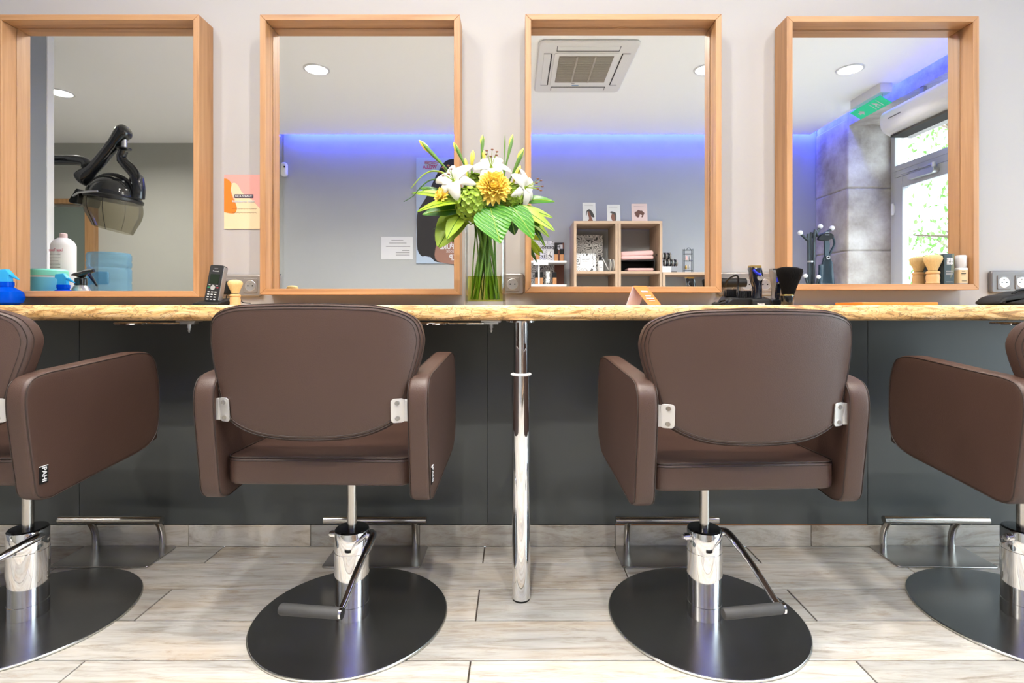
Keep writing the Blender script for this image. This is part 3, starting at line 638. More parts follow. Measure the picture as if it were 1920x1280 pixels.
for k, z in enumerate((0.37, 0.30)):
    pts = [(w * (0.2 + 0.65 * q / 60), -0.0026, h * z + 0.0022 * math.sin(q * 1.3) * math.sin(q * 0.37 + k)) for q in range(61)]
    obj('handwriting', MB().tube(pts, 0.00035, 4), M_anther, pc)

# ------------------------------------------------------------------ things on the counter
TOP = CZ1
def onc(px, d): p = at(px, 0, d); return (p.x, p.y, TOP)
# blue round spray bottle
def spray_bottle(r, body, collar, head, hs=1.0, spout=1):
    obj('body', body[0], body[1], r)
    obj('collar', collar[0], collar[1], r)
    return obj('trigger_head', head[0], head[1], r)
d = 1.805; bx_ = onc(12, d)
r = thing('spray_bottle', 'round blue spray bottle at the left end of the counter', 'spray bottle', bx_)
obj('body', MB().lathe([(0.028, 0), (0.044, 0.010), (0.049, 0.028), (0.044, 0.046), (0.026, 0.058), (0.019, 0.063), (0.019, 0.070)], 36), M_bluebottle, r)
obj('liquid', MB().lathe([(0.027, 0.003), (0.0425, 0.011), (0.0473, 0.026), (0.001, 0.0262)], 32), M_bluebottle, r)
obj('collar', MB().lathe([(0.021, 0.066), (0.021, 0.080)], 24), M_bluebottle, r)
hd = obj('trigger_head', MB().rings([[(x, y, z) for x, y, z in ring] for ring in
     [[(-0.018, -0.011, 0.080), (0.016, -0.011, 0.080), (0.016, 0.011, 0.080), (-0.018, 0.011, 0.080)], [(-0.016, -0.009, 0.100), (0.014, -0.009, 0.100), (0.014, 0.009, 0.100), (-0.016, 0.009, 0.100)],
      [(-0.026, -0.010, 0.108), (0.022, -0.010, 0.104), (0.022, 0.010, 0.104), (-0.026, 0.010, 0.108)], [(-0.026, -0.008, 0.121), (0.004, -0.008, 0.124), (0.004, 0.008, 0.124), (-0.026, 0.008, 0.121)]]]), M_bluecap, r, bevel=0.002)
obj('trigger', MB().tube([(0.015, 0, 0.104), (0.028, 0, 0.097), (0.044, 0, 0.088)], [0.006, 0.005, 0.002], 8), M_bluecap, hd)
# tub, can and trigger bottle at the counter's left end (seen only in the mirror)
r = thing('wipes_tub', 'white round tub with mint green lid reflected in the left mirror', 'tub', (-1.834, -0.19, TOP))
obj('body', MB().lathe([(0.052, 0), (0.055, 0.004), (0.060, 0.118)], 32), M_white, r)
obj('blue_label', MB().lathe([(0.0562, 0.015), (0.0604, 0.110)], 32, cap=False), M_bluelab, r)
obj('lid', MB().lathe([(0.063, 0.116), (0.063, 0.136), (0.058, 0.142), (0.03, 0.143)], 32), M_mint, r)
r = thing('hairspray_can', 'tall white hairspray can with pink print reflected in the left mirror', 'can', (-1.893, -0.33, TOP))
r.scale = (1.13, 1.13, 1.335)
cb = obj('body', MB().lathe([(0.036, 0), (0.038, 0.003), (0.038, 0.188), (0.036, 0.194), (0.030, 0.203), (0.020, 0.210), (0.017, 0.212)], 36), M_white, r)
obj('nozzle', MB().lathe([(0.012, 0.210), (0.0115, 0.226), (0.006, 0.228)], 20), M_pinkpaper, r)
tx = text('Laque Tenue', 0.013, M_pinkprint, cb, face_room((0.005, 0.0388, 0.172)), width=0.05)
ls = MB()
for k in range(13): ls.box(-0.018, 0.018 - 0.006 * (k % 3 == 2), 0.034, 0.0385, 0.158 - 0.010 * k, 0.1588 - 0.010 * k)
obj('small_print', ls, M_ink, cb)
r = thing('trigger_sprayer', 'steel bottle with black trigger head reflected in the left mirror', 'spray bottle', (-1.795, -0.30, TOP))
r.scale = (1.2, 1.2, 1.3)
obj('body', MB().lathe([(0.030, 0), (0.032, 0.004), (0.030, 0.045), (0.020, 0.062), (0.017, 0.066)], 32), M_alu, r)
obj('collar', MB().lathe([(0.019, 0.066), (0.018, 0.088)], 24), M_gloss, r)
hd = obj('trigger_head', MB().tube([(-0.034, 0, 0.098), (-0.02, 0, 0.100), (0.0, 0, 0.098), (0.02, 0, 0.106), (0.046, 0, 0.112)], [0.002, 0.006, 0.012, 0.010, 0.005], 10), M_gloss, r)
obj('trigger', MB().tube([(0.028, 0, 0.100), (0.040, 0, 0.085), (0.056, 0, 0.062)], [0.006, 0.005, 0.003], 8), M_gloss, hd)

# telephone
d = 1.70; p = onc(399, d)
r = thing('cordless_phone', 'black cordless telephone standing in its charging cradle', 'telephone', p, math.radians(-4))
Mph = Matrix.Translation((0, 0.0, 0.010)) @ Matrix.Rotation(math.radians(4), 4, 'Y') @ Matrix.Rotation(math.radians(-10), 4, 'X')
ph = obj('handset', MB().prism(rrect(0.046, 0.120, 0.006, 4, 0, 0.061), 'y', -0.012, 0.012).xf(Mph), M_black, r, bevel=0.002)
obj('silver_edge', MB().box(0.0228, 0.0246, -0.010, 0.010, 0.006, 0.116).xf(Mph), M_alu, ph)
obj('screen', MB().box(-0.0155, 0.0155, -0.0127, -0.0118, 0.058, 0.090).xf(Mph), M_screen, ph)
keys = MB(); 
for i in range(3):
    for j in range(4): keys.box(-0.015 + 0.0115 * i, -0.0085 + 0.0115 * i, -0.0129, -0.0118, 0.006 + 0.0082 * j, 0.0085 + 0.0082 * j)
for i in range(3): keys.box(-0.016 + 0.0125 * i, -0.010 + 0.0125 * i, -0.0129, -0.0118, 0.0535, 0.0545)
obj('keypad', keys.xf(Mph), M_paper, ph)
obj('navigation_key', MB().tube([(0, -0.0118, 0.0452), (0, -0.0140, 0.0452)], 0.0075, 20).xf(Mph), M_alu, ph)
obj('call_key', MB().box(-0.018, -0.0115, -0.0129, -0.0118, 0.0445, 0.048).xf(Mph), P('call_green', (0.02, 0.3, 0.12), 0.4), ph)
obj('hang_up_key', MB().box(0.0115, 0.018, -0.0129, -0.0118, 0.0445, 0.048).xf(Mph), P('hangup_red', (0.5, 0.03, 0.05), 0.4), ph)
obj('loudspeaker_slot', MB().box(-0.006, 0.006, -0.0127, -0.0118, 0.108, 0.1095).xf(Mph), M_ink, ph)
text('Panasonic', 0.0055, M_paper, ph, Mph @ face_cam((0, -0.0124, 0.1005)), width=0.020)
obj('cradle', MB().rings([[(-0.043, -0.040, 0), (0.043, -0.040, 0), (0.050, 0.045, 0), (-0.036, 0.045, 0)], [(-0.042, -0.038, 0.007), (0.042, -0.038, 0.007), (0.049, 0.045, 0.024), (-0.035, 0.045, 0.024)]]), M_matblack, r, bevel=0.003)
# shaving brushes (blond)
def blond_brush(loc, k, label, rz=0):
    r = thing('shaving_brush', label, 'brush', loc, rz, 'blond shaving brushes')
    obj('handle', MB().lathe([(q * k, z * k) for q, z in [(0.0195, 0), (0.0215, 0.003), (0.0195, 0.010), (0.0215, 0.022), (0.0195, 0.033), (0.019, 0.036), (0.0215, 0.038), (0.0215, 0.044), (0.017, 0.047)]], 28), M_lightwood, r)
    obj('ferrule', MB().lathe([(0.0135 * k, 0.046 * k), (0.0135 * k, 0.050 * k)], 20), M_matblack, r)
    obj('bristles', MB().lathe([(q * k, z * k) for q, z in [(0.0135, 0.049), (0.020, 0.066), (0.0275, 0.084), (0.0295, 0.092), (0.0275, 0.099), (0.020, 0.104), (0.009, 0.1065), (0.001, 0.107)]], 30), M_bristle, r)
    return r
blond_brush(onc(441, 1.70), 0.77, 'small blond shaving brush beside the telephone')
# plug and cable behind the brush
r = thing('phone_charger', 'black plug with thin cable in the socket behind the telephone', 'charger', (at(428, 0, 1.92).x, -0.020, at(0, 552, 1.92).z))
obj('plug', MB().box(-0.013, 0.013, -0.04, 0.0, 0.0, 0.048), M_matblack, r, bevel=0.004)
obj('cable', MB().tube(smooth_loop([(0.0, -0.02, 0.002), (0.004, -0.04, -0.025), (0.012, -0.06, -0.034), (0.05, -0.05, -0.030), (0.065, -0.06, -0.010), (0.075, -0.06, -0.028), (0.10, -0.05, -0.032)], 6, False), 0.0018, 6), M_matblack, r)
# orange tent card
d = 1.62; p = onc(1207, d)
r = thing('tent_card', 'orange folded tent card standing on the counter', 'card', p, math.radians(-22))
s = d / F
obj('front_leaf', MB().rings([[(0.052 , -0.012, 0.0), (0.02, -0.045, 0.0), (-0.028, -0.030, 0.058), (0.006, 0.004, 0.058)], [(0.0535, -0.0115, 0.001), (0.0215, -0.0445, 0.001), (-0.0265, -0.0295, 0.059), (0.0075, 0.0045, 0.059)]]), M_orange, r)
obj('rear_leaf', MB().rings([[(-0.048, -0.035, 0.0), (-0.014, 0.002, 0.0), (0.006, 0.004, 0.058), (-0.028, -0.030, 0.058)], [(-0.0465, -0.0355, 0.0), (-0.0125, 0.0015, 0.0), (0.0075, 0.0035, 0.058), (-0.0265, -0.0305, 0.058)]]), M_pinkpaper, r)
A0, A1, B0 = Vector((-0.028, -0.030, 0.058)), Vector((0.006, 0.004, 0.058)), Vector((0.02, -0.045, 0.0))
ex = (A1 - A0).normalized(); ey = (A0 - B0).normalized(); ez = ex.cross(ey).normalized()
if ez.z < 0: ez = -ez
lm = MB()
for v0, v1, u0, u1 in ((0.050, 0.056, 0.012, 0.036), (0.034, 0.0365, 0.014, 0.034), (0.022, 0.027, 0.010, 0.038), (0.015, 0.017, 0.014, 0.034)):
    q = [B0 + ex * u + ey * v + ez * 0.0022 for u, v in ((u0, v0), (u1, v0), (u1, v1), (u0, v1))]
    lm.rings([q, [a_ + ez * 0.0004 for a_ in q]])
obj('print', lm, M_paper, r)
# clipper station
d = 1.66
r = thing('comb_tray', 'black tray of clipper comb attachments under the mirror corner', 'tray', onc(1383, d))
obj('tray', MB().rings([[(-0.055, -0.045, 0), (0.035, -0.045, 0), (0.040, 0.045, 0), (-0.055, 0.045, 0)], [(-0.035, -0.045, 0.020), (0.033, -0.045, 0.020), (0.033, 0.045, 0.034), (-0.03, 0.045, 0.034)]]), M_matblack, r, bevel=0.002)
for cx_, cy_, cz_, sc_ in ((0.012, -0.020, 0.020, 1.0), (-0.022, 0.005, 0.028, 0.9)):
    cb = obj('comb_attachment', MB().prism([(-0.022 * sc_ + cx_, cz_), (0.024 * sc_ + cx_, cz_), (0.020 * sc_ + cx_, cz_ + 0.022 * sc_), (-0.018 * sc_ + cx_, cz_ + 0.022 * sc_)], 'y', cy_, cy_ + 0.012), M_black, r, bevel=0.002)
    tt = MB()
    for k in range(8): tt.box(cx_ - 0.017 * sc_ + 0.0048 * sc_ * k, cx_ - 0.0150 * sc_ + 0.0048 * sc_ * k, cy_ - 0.010, cy_ + 0.002, cz_ + 0.001, cz_ + 0.025 * sc_)
    obj('teeth', tt, M_black, cb)
obj('cable_coil', MB().tube(smooth_loop([(-0.075, -0.03, 0.005), (-0.060, -0.01, 0.012), (-0.048, -0.035, 0.016), (-0.062, -0.04, 0.006), (-0.085, -0.02, 0.003), (-0.066, 0.01, 0.008)], 6), 0.0035, 8, True), M_matblack, r)
obj('cable', MB().tube(smooth_loop([(0.0, 0.10, 0.062), (-0.005, 0.06, 0.085), (0.012, 0.03, 0.095), (0.018, 0.04, 0.06), (0.01, 0.02, 0.035)], 6, False), 0.003, 8), M_matblack, r)
r = thing('hair_dryer_plug', 'black adapter plugged into the triple socket', 'adapter', (at(1375, 0, 1.9).x, -0.03, at(0, 541, 1.9).z))
obj('adapter_body', MB().tube([(-0.045, -0.02, 0.022), (0.045, -0.02, 0.022)], 0.016, 18).box(-0.02, 0.02, -0.02, 0.005, 0.010, 0.034), M_matblack, r)
def clipper(px, dd, h, w, label, body, accent, silver=False):
    r = thing('hair_clipper', label, 'clipper', onc(px, dd), 0, 'hair clippers on charging stands')
    k = h
    prof = [(-0.20, 0.0), (0.22, 0.0), (0.25, 0.25), (0.22, 0.5), (0.26, 0.66), (0.20, 0.86), (0.10, 0.97), (-0.42, 0.97), (-0.46, 0.92), (-0.34, 0.60), (-0.20, 0.40), (-0.17, 0.2)]
    poly = smooth_loop([(x * w, 0.014 + z * k) for x, z in prof], 3)
    B = obj('body', cushion(poly, 0.030, 0.008, lambda u, v, q: (u, q - 0.012 * (v / k), v), 0.002), body, r, smooth=60)
    obj('blade', MB().box(-0.44 * w, 0.10 * w, -0.026, 0.000, 0.012 + k * 0.965, 0.016 + k * 1.0), M_gold if not silver else M_steel, B)
    obj('accent', MB().tube(smooth_loop([(-0.36 * w, -0.0265, 0.014 + 0.90 * k), (-0.20 * w, -0.028, 0.014 + 0.80 * k), (0.05 * w, -0.0275, 0.014 + 0.74 * k)] if not silver else [(-0.02 * w, -0.027, 0.014 + 0.74 * k), (-0.03 * w, -0.027, 0.014 + 0.58 * k)], 4, False), 0.0042 if not silver else 0.006, 8), M_blueacc, B)
    if not silver:
        obj('dial', MB().tube([(0.02 * w, -0.020, 0.014 + 0.66 * k), (0.02 * w, -0.0275, 0.014 + 0.66 * k)], [0.0105, 0.0085], 20), M_silver, B)
    else:
        obj('grip', cushion(rrect(0.016, 0.05, 0.006, 4, 0.002, 0.014 + 0.30 * k), 0.034, 0.004, lambda u, v, q: (u, q - 0.012 * (v / k), v)), M_dnavy, B)
    st = obj('charging_stand', MB().rings([[(-0.024, -0.032, 0), (0.030, -0.032, 0), (0.030, 0.030, 0), (-0.024, 0.030, 0)], [(-0.023, -0.030, 0.017), (0.029, -0.030, 0.017), (0.026, 0.030, 0.030), (-0.023, 0.030, 0.030)]]), M_matblack if not silver else M_gloss, r, bevel=0.002)
    if not silver: text('Panasonic', 0.007, M_paper, st, face_cam((0.002, -0.0316, 0.004)), width=0.022, bold=0.0002)
    return r
clipper(1417, 1.63, 0.105, 0.055, 'black hair clipper with gold blade standing in its charger', M_dnavy, M_blueacc)
clipper(1452, 1.66, 0.098, 0.038, 'slim silver hair trimmer standing beside the black neck brush', M_silver, M_blueacc, True)
d = 1.60
r = thing('neck_brush', 'black neck brush with flared bristles standing on the counter', 'brush', onc(1476, d))
obj('handle', MB().lathe([(0.0165, 0), (0.0175, 0.002), (0.0195, 0.026), (0.0195, 0.029)], 28), M_gloss, r)
obj('ferrule', MB().lathe([(0.0188, 0.029), (0.0180, 0.032)], 28), M_gold, r)
obj('bristles', MB().lathe([(0.0165, 0.031), (0.024, 0.060), (0.034, 0.090), (0.037, 0.104), (0.035, 0.110), (0.022, 0.1145), (0.001, 0.116)], 32).xf(Matrix.Rotation(math.radians(4), 4, 'Y')), M_dbristle, r)
# orange notebook
r = thing('orange_notebook', 'flat orange notebook lying on the counter under the right mirror', 'notebook', onc(1658, 1.70))
obj('cover', MB().box(-0.116, 0.118, -0.07, 0.07, 0.0, 0.0095), M_orange2, r, bevel=0.002)
obj('pages', MB().box(-0.112, 0.114, -0.0705, 0.068, 0.002, 0.0075), M_orange2, r)
# black bowl right
r = thing('black_headrest', 'black padded cushion lying on the counter below the grey socket', 'cushion', onc(1905, 1.72))
obj('cushion', cushion(smooth_loop([(-0.082, 0.0), (0.10, 0.0), (0.10, 0.040), (0.02, 0.048), (-0.03, 0.038), (-0.078, 0.026)], 4), 0.10, 0.012, lambda u, v, w: (u, w, v)), M_matblack, r, smooth=60)
obj('strap', MB().tube(smooth_loop([(-0.04, -0.03, 0.036), (-0.02, -0.03, 0.048), (0.01, -0.03, 0.050)], 4, False), 0.004, 8), M_matblack, r)
# products on the ledge of the right mirror
LZ = CAMH + (CY - 543) * 1.8635 / F + 0.0207
def ledge(px, dd): q = at(px, 0, dd); return (q.x, q.y, LZ)
blond_brush(ledge(1749, 1.886), 0.99, 'blond shaving brush standing on the right mirror ledge')
r = thing('product_carton', 'slate carton with white block letters on the right mirror ledge', 'box', ledge(1772.5, 1.888))
bx = obj('carton', MB().box(-0.0178, 0.0178, -0.017, 0.017, 0, 0.1075), M_boxdark, r, bevel=0.0008)
obj('olive_band', flat([(0.004, 0.02), (0.0178, 0.045), (0.0178, 0.1072), (0.010, 0.1072)], -0.0173, -0.0165), M_boxolive, bx)
text('SEB', 0.0155, M_paper, bx, face_cam((0.002, -0.0176, 0.086)), width=0.022, bold=0.0006)
text('MAN', 0.0155, M_paper, bx, face_cam((0.002, -0.0176, 0.0735)), width=0.022, bold=0.0006)
pr = MB()
for z0, z1, a0, a1 in ((0.042, 0.0475, -0.012, 0.012), (0.032, 0.039, -0.012, 0.012), (0.006, 0.0085, -0.012, 0.012)): pr.box(a0, a1, -0.0177, -0.0168, z0, z1)
obj('small_print', pr, M_ink, bx)
r = thing('pump_bottle', 'small bottle with cream label and frosted cap on the mirror ledge', 'bottle', ledge(1802, 1.889))
bo = obj('body', MB().prism(rrect(0.033, 0.030, 0.008, 5), 'z', 0.0, 0.058), M_white, r, bevel=0.003)
obj('label_band', MB().prism(rrect(0.0338, 0.0308, 0.008, 5), 'z', 0.004, 0.050), M_creamlab, bo)
pr = MB()
for z0, z1, a0, a1 in ((0.0445, 0.046, -0.010, 0.002), (0.036, 0.0385, -0.012, 0.004), (0.032, 0.0335, -0.012, 0.002), (0.010, 0.012, -0.010, 0.006)): pr.box(a0, a1, -0.0160, -0.0150, z0, z1)
obj('small_print', pr, M_dink, bo)
obj('cap', MB().lathe([(0.015, 0.058), (0.0155, 0.062), (0.0165, 0.066), (0.0165, 0.099), (0.0145, 0.103), (0.008, 0.1035)], 28), M_frost, r)

# ------------------------------------------------------------------ vase and bouquet
DV = 1.66
VX = at(910, 0, DV).x; VY = at(910, 0, DV).y
r = thing('glass_vase', 'tall clear cylindrical glass vase holding the bouquet', 'vase', (VX, VY, TOP))
VR, VH = 0.0652, 0.262
obj('vessel', MB().lathe([(VR - 0.002, 0), (VR, 0.002), (VR, VH), (VR - 0.003, VH), (VR - 0.003, 0.012), (0.001, 0.011)], 56), M_glass, r, smooth=50)
obj('water', MB().lathe([(VR - 0.0034, 0.0125), (VR - 0.0034, 0.089), (0.0005, 0.089)], 48), M_water, r, smooth=50)
NECK = Vector((VX, VY, TOP + VH))
def bq(px, py, off=0.0): return at(px, py, DV + off)
def stem_obj(parent, head, seed, rad=0.0034, base=None):
    rng = random.Random(seed); a = rng.uniform(0, 2 * PI); q = rng.uniform(0.025, 0.054)
    b0 = Vector((VX - q * math.cos(a), VY - q * math.sin(a), TOP + 0.018))
    q2 = rng.uniform(0.0, 0.034); dirv = Vector((head.x - VX, head.y - VY, 0)); dirv = dirv.normalized() if dirv.length > 1e-4 else Vector((0, 1, 0))
    n1 = NECK + dirv * q2; n1.z -= 0.01
    mid = (b0 + n1) / 2
    pts = smooth_loop([tuple(v - parent.location) for v in (b0, mid, n1, (n1 + head) / 2 + Vector((0, 0, 0.004)), head)], 5, False)
    o = obj('stem', MB().tube(pts, rad, 8), M_stem, parent)
    return o
def petal_mesh(L_, W_, curl, cup=0.25, n=9, tip=0.9, thick=0.0008):
    """petal along +x, arching by curl (radians total, towards -z), cupped"""
    top = []; 
    x = z = 0.0; ang = 0.0
    for i in range(n + 1):
        t = i / n
        w = W_ * 0.5 * (math.sin(PI * min(1, t ** 0.75 * 0.96 + 0.03)) ** tip) + 0.0006
        c, s_ = math.cos(ang), math.sin(ang)
        row = []
        for k in (-1, -0.5, 0, 0.5, 1):
            yy = w * k; lift = cup * w * k * k
            row.append((x + lift * s_, yy, z + lift * c))
        top.append(row)
        ds = L_ / n; ang_m = ang - curl / n / 2
        x += ds * math.cos(ang_m); z += ds * math.sin(ang_m); ang -= curl / n
    vs = [p for r_ in top for p in r_] ; m = len(vs); vs += [(p[0], p[1], p[2] - thick) for p in vs]
    fs = []
    for i in range(n):
        for k in range(4):
            a_ = i * 5 + k; fs.append((a_, a_ + 1, a_ + 6, a_ + 5)); fs.append((m + a_, m + a_ + 5, m + a_ + 6, m + a_ + 1))
    bnd = [i * 5 for i in range(n + 1)] + [n * 5 + k for k in range(1, 5)] + [i * 5 + 4 for i in range(n - 1, -1, -1)] + [3, 2, 1]
    for i in range(len(bnd)):
        a_, b_ = bnd[i], bnd[(i + 1) % len(bnd)]; fs.append((b_, a_, m + a_, m + b_))
    return MB().add(vs, fs)
def basis(zdir, xdir=None, loc=(0, 0, 0)):
    z = Vector(zdir).normalized(); x = Vector(xdir) if xdir is not None else Vector((1, 0, 0)).cross(z) + Vector((0.01, 0, 0))
    x = (x - z * x.dot(z)); x = x.normalized() if x.length > 1e-5 else z.orthogonal().normalized()
    y = z.cross(x)
    M = Matrix((x, y, z)).transposed().to_4x4(); M.translation = Vector(loc); return M
def lily(px, py, off, face, label, size=0.078, roll=0.0, seed=1):
    c = bq(px, py, off)
    r = thing('white_lily', label, 'flower', c, 0, 'white lilies in the bouquet')
    B = basis(face) @ Matrix.Rotation(roll, 4, 'Z')
    for k in range(6):
        wd = 0.042 if k % 2 == 0 else 0.032
        pm = petal_mesh(size * 1.12, wd, 2.0, 0.4, 12, 0.75)
        M = B @ Matrix.Rotation(k * PI / 3, 4, 'Z') @ Matrix.Rotation(-math.radians(52 - 6 * (k % 2)), 4, 'Y')
        obj('petal', pm.xf(M), M_petalw, r, smooth=60)
    st = MB(); an = MB()
    for k in range(6):
        a_ = k * PI / 3 + 0.4
        tip = Vector((0.018 * math.cos(a_), 0.018 * math.sin(a_), 0.056))
        st.tube([B @ Vector((0, 0, 0.004)), B @ (tip * 0.6 + Vector((0, 0, 0.008))), B @ tip], 0.0009, 6); an.ball(B @ tip, 0.0032, 8, 6, (1.4, 0.8, 0.8))
    obj('stamens', st.ball(B @ Vector((0, 0, 0.002)), 0.007, 10, 6), M_leafl, r); obj('anthers', an, M_anther, r)
    stem_obj(r, c - B.to_3x3() @ Vector((0, 0, 0.002)), seed)
    return r
lily(852, 340, -0.055, (-0.35, -0.85, 0.35), 'white lily at the left of the bouquet', 0.078, 0.2, 11)
lily(921, 316, -0.035, (0.05, -0.75, 0.62), 'white lily at the top centre of the bouquet', 0.070, 0.55, 12)
lily(982, 352, -0.035, (0.85, -0.55, 0.05), 'white lily at the right of the bouquet', 0.068, 0.1, 13)
def mum(px, py, off, face, R, npet, rings, label, seed, name='yellow_chrysanthemum', mat=None, mat2=None):
    c = bq(px, py, off); r = thing(name, label, 'flower', c)
    B = basis(face); rng = random.Random(seed); A = MB()
    for q in range(rings):
        t = q / max(1, rings - 1); el = math.radians(8 + 78 * t); k = int(npet * (1 - 0.6 * t)); Lp = R * (1.0 - 0.42 * t)
        for i in range(k):
            a_ = 2 * PI * (i + 0.5 * (q % 2)) / k + rng.uniform(-0.08, 0.08)
            pm = petal_mesh(Lp * rng.uniform(0.9, 1.05), R * 0.40, -0.9 * t + 0.35, 0.6, 5, 0.6)
            A.merge(pm.xf(B @ Matrix.Rotation(a_, 4, 'Z') @ Matrix.Rotation(-el + rng.uniform(-0.1, 0.1), 4, 'Y')))
    o = obj('petals', A.ball(B @ Vector((0, 0, R * 0.12)), R * 0.3, 12, 8), mat or M_petaly, r, smooth=60); o['kind'] = 'stuff'
    stem_obj(r, c - B.to_3x3() @ Vector((0, 0, 0.002)), seed)
    return r
mum(926, 352, -0.075, (0.05, -0.92, 0.25), 0.058, 20, 7, 'large yellow chrysanthemum in the centre of the bouquet', 21)
mum(829, 368, -0.055, (-0.7, -0.6, 0.35), 0.033, 16, 4, 'small yellow gerbera at the lower left of the bouquet', 22, 'yellow_gerbera')
def hydrangea(px, py, off, R, n_, label, seed, sc=(1, 1, 1)):
    c = bq(px, py, off); r = thing('green_hydrangea', label, 'flower', c, 0, 'green hydrangea heads in the bouquet')
    rng = random.Random(seed); A = MB()
    for i in range(n_):
        t = (i + 0.5) / n_; ph_ = math.acos(1 - 2 * t); th = PI * (1 + 5 ** 0.5) * i
        nrm = Vector((math.cos(th) * math.sin(ph_), math.sin(th) * math.sin(ph_), math.cos(ph_)))
        pos = Vector((nrm.x * R * sc[0], nrm.y * R * sc[1], nrm.z * R * sc[2])) * rng.uniform(0.9, 1.06)
        B = basis(nrm + Vector((rng.uniform(-.3, .3), rng.uniform(-.3, .3), rng.uniform(-.3, .3))), None, pos) @ Matrix.Rotation(rng.uniform(0, 6), 4, 'Z')
        for k in range(4):
            A.merge(petal_mesh(0.0100, 0.0112, -0.7, 0.3, 4, 0.5, 0.0005).xf(B @ Matrix.Rotation(k * PI / 2, 4, 'Z')))
    o = obj('florets', A, M_hyd, r, smooth=60); o['kind'] = 'stuff'
    obj('core', MB().ball((0, 0, 0), R * 0.88, 14, 10, sc), M_leafd, r)
    stem_obj(r, c, seed)
hydrangea(884, 383, -0.060, 0.047, 150, 'large green hydrangea head below the left lily', 31, (1.0, 0.9, 1.15))
hydrangea(962, 368, -0.035, 0.036, 100, 'green hydrangea head behind the yellow chrysanthemum', 32)
hydrangea(890, 345, 0.0, 0.030, 70, 'small green hydrangea head between the two left lilies', 33)
def bud(bx, by, tx, ty, off, label, seed, wid=0.0085, yel=True, offb=0.0):
    b_ = bq(bx, by, offb); t_ = bq(tx, ty, off); r = thing('flower_bud', label, 'flower', b_, 0, 'closed buds rising from the bouquet')
    v = t_ - b_; Lg = v.length; B = basis(v)
    obj('sheath', MB().lathe([(0.0025, 0), (wid * 0.55, Lg * 0.25), (wid, Lg * 0.62), (wid * 0.9, Lg * 0.80), (wid * 0.45, Lg * 0.93), (0.001, Lg * 1.0)], 12).xf(B @ Matrix.Scale(0.75, 4, (0, 1, 0))), M_budg if yel != 2 else M_budy, r)
    if yel == 1: obj('bud_tip', MB().lathe([(wid * 0.6, Lg * 0.66), (wid * 0.98, Lg * 0.80), (wid * 0.72, Lg * 0.94), (0.001, Lg * 1.04)], 12).xf(B @ Matrix.Translation((-0.0025, -0.002, 0))), M_budy, r)
    stem_obj(r, b_, seed)
bud(843, 323, 788, 264, -0.04, 'long green bud with pale tip leaning far left', 41, 0.009)
bud(876, 320, 852, 268, -0.02, 'green bud rising above the left lily', 42, 0.0075)
bud(902, 300, 906, 254, 0.0, 'short yellow-green bud at the very top of the bouquet', 43, 0.0075)
bud(948, 312, 962, 254, 0.0, 'tall green bud right of the top lily', 44, 0.0075)
bud(957, 335, 982, 280, -0.02, 'green bud with pale tip leaning right', 45, 0.009)
bud(945, 310, 947, 254, 0.01, 'thin pointed green blade beside the tall bud', 46, 0.0035, 0)
bud(884, 318, 887, 281, -0.01, 'plump yellow lily bud left of the top lily', 47, 0.010, 2)
bud(908, 306, 907, 282, -0.01, 'small yellow lily bud behind the top lily', 48, 0.008, 2)
bud(960, 348, 976, 310, -0.03, 'plump yellow-green lily bud on the right', 49, 0.010, 2)
bud(876, 330, 872, 296, 0.0, 'yellow lily bud behind the left lily', 50, 0.008, 2)
def leaf(bx, by, tx, ty, W_, mat, label, seed, offb=-0.01, offt=-0.05, curl=0.5, roll=0.0, up=(0, 0, 1), name='broad_leaf', tip=0.8):
    b_ = bq(bx, by, offb); t_ = bq(tx, ty, offt); v = t_ - b_
    r = thing(name, label, 'leaf', b_, 0, 'leaves around the bouquet')
    Lg = v.length; z = Vector(up); x = v.normalized(); z = (z - x * z.dot(x)).normalized(); y = z.cross(x)
    M = Matrix((x, y, z)).transposed().to_4x4()
    pm = petal_mesh(Lg * (1 + curl * curl / 24), W_, curl, 0.18, 12, tip, 0.0008)
    # rotate so that the arched blade ends at the tip
    M = M @ Matrix.Rotation(roll, 4, 'X') @ Matrix.Rotation(-curl / 2, 4, 'Y')
    bl = obj('blade', pm.xf(M), mat, r, smooth=60)
    mid = []; xx = zz = 0.0; ang = 0.0; n_ = 12; LL = Lg * (1 + curl * curl / 24)
    for i in range(n_ + 1):
        mid.append(M @ Vector((xx, 0, zz + 0.0004))); am = ang - curl / n_ / 2; xx += LL / n_ * math.cos(am); zz += LL / n_ * math.sin(am); ang -= curl / n_
    obj('midrib', MB().tube(mid, 0.0010, 5), M_leafl if mat is not M_leafl else M_leaf, bl)
    stem_obj(r, b_, seed, 0.0022)
front = (0.0, -0.85, 0.5)
leaf(918, 386, 938, 456, 0.115, M_leafv, 'glossy dark green leaf hanging over the front of the vase', 61, -0.075, -0.125, 0.3, 0, (0.0, -0.95, 0.3), tip=1.0)
leaf(958, 385, 1000, 448, 0.070, M_leafv, 'green leaf drooping right of the front leaf', 62, -0.055, -0.09, 0.5, 0, (0.2, -0.85, 0.45))
leaf(868, 378, 782, 397, 0.050, M_leafl, 'bright leaf reaching left above the others', 63, -0.06, -0.09, 0.5, 0, (-0.1, -0.6, 0.8))
leaf(868, 392, 792, 402, 0.048, M_leaf, 'mid green leaf reaching left, second from top', 64, -0.045, -0.05, 0.3, 0, front)
leaf(870, 392, 822, 463, 0.10, M_leafl, 'large lime leaf drooping at the lower left', 65, -0.02, -0.04, 0.3, 0, (-0.3, -0.9, 0.3), tip=0.6)
leaf(850, 372, 772, 362, 0.026, M_leafl, 'narrow leaf pointing left near the gerbera', 66, -0.02, -0.02, 0.6, 0, front)
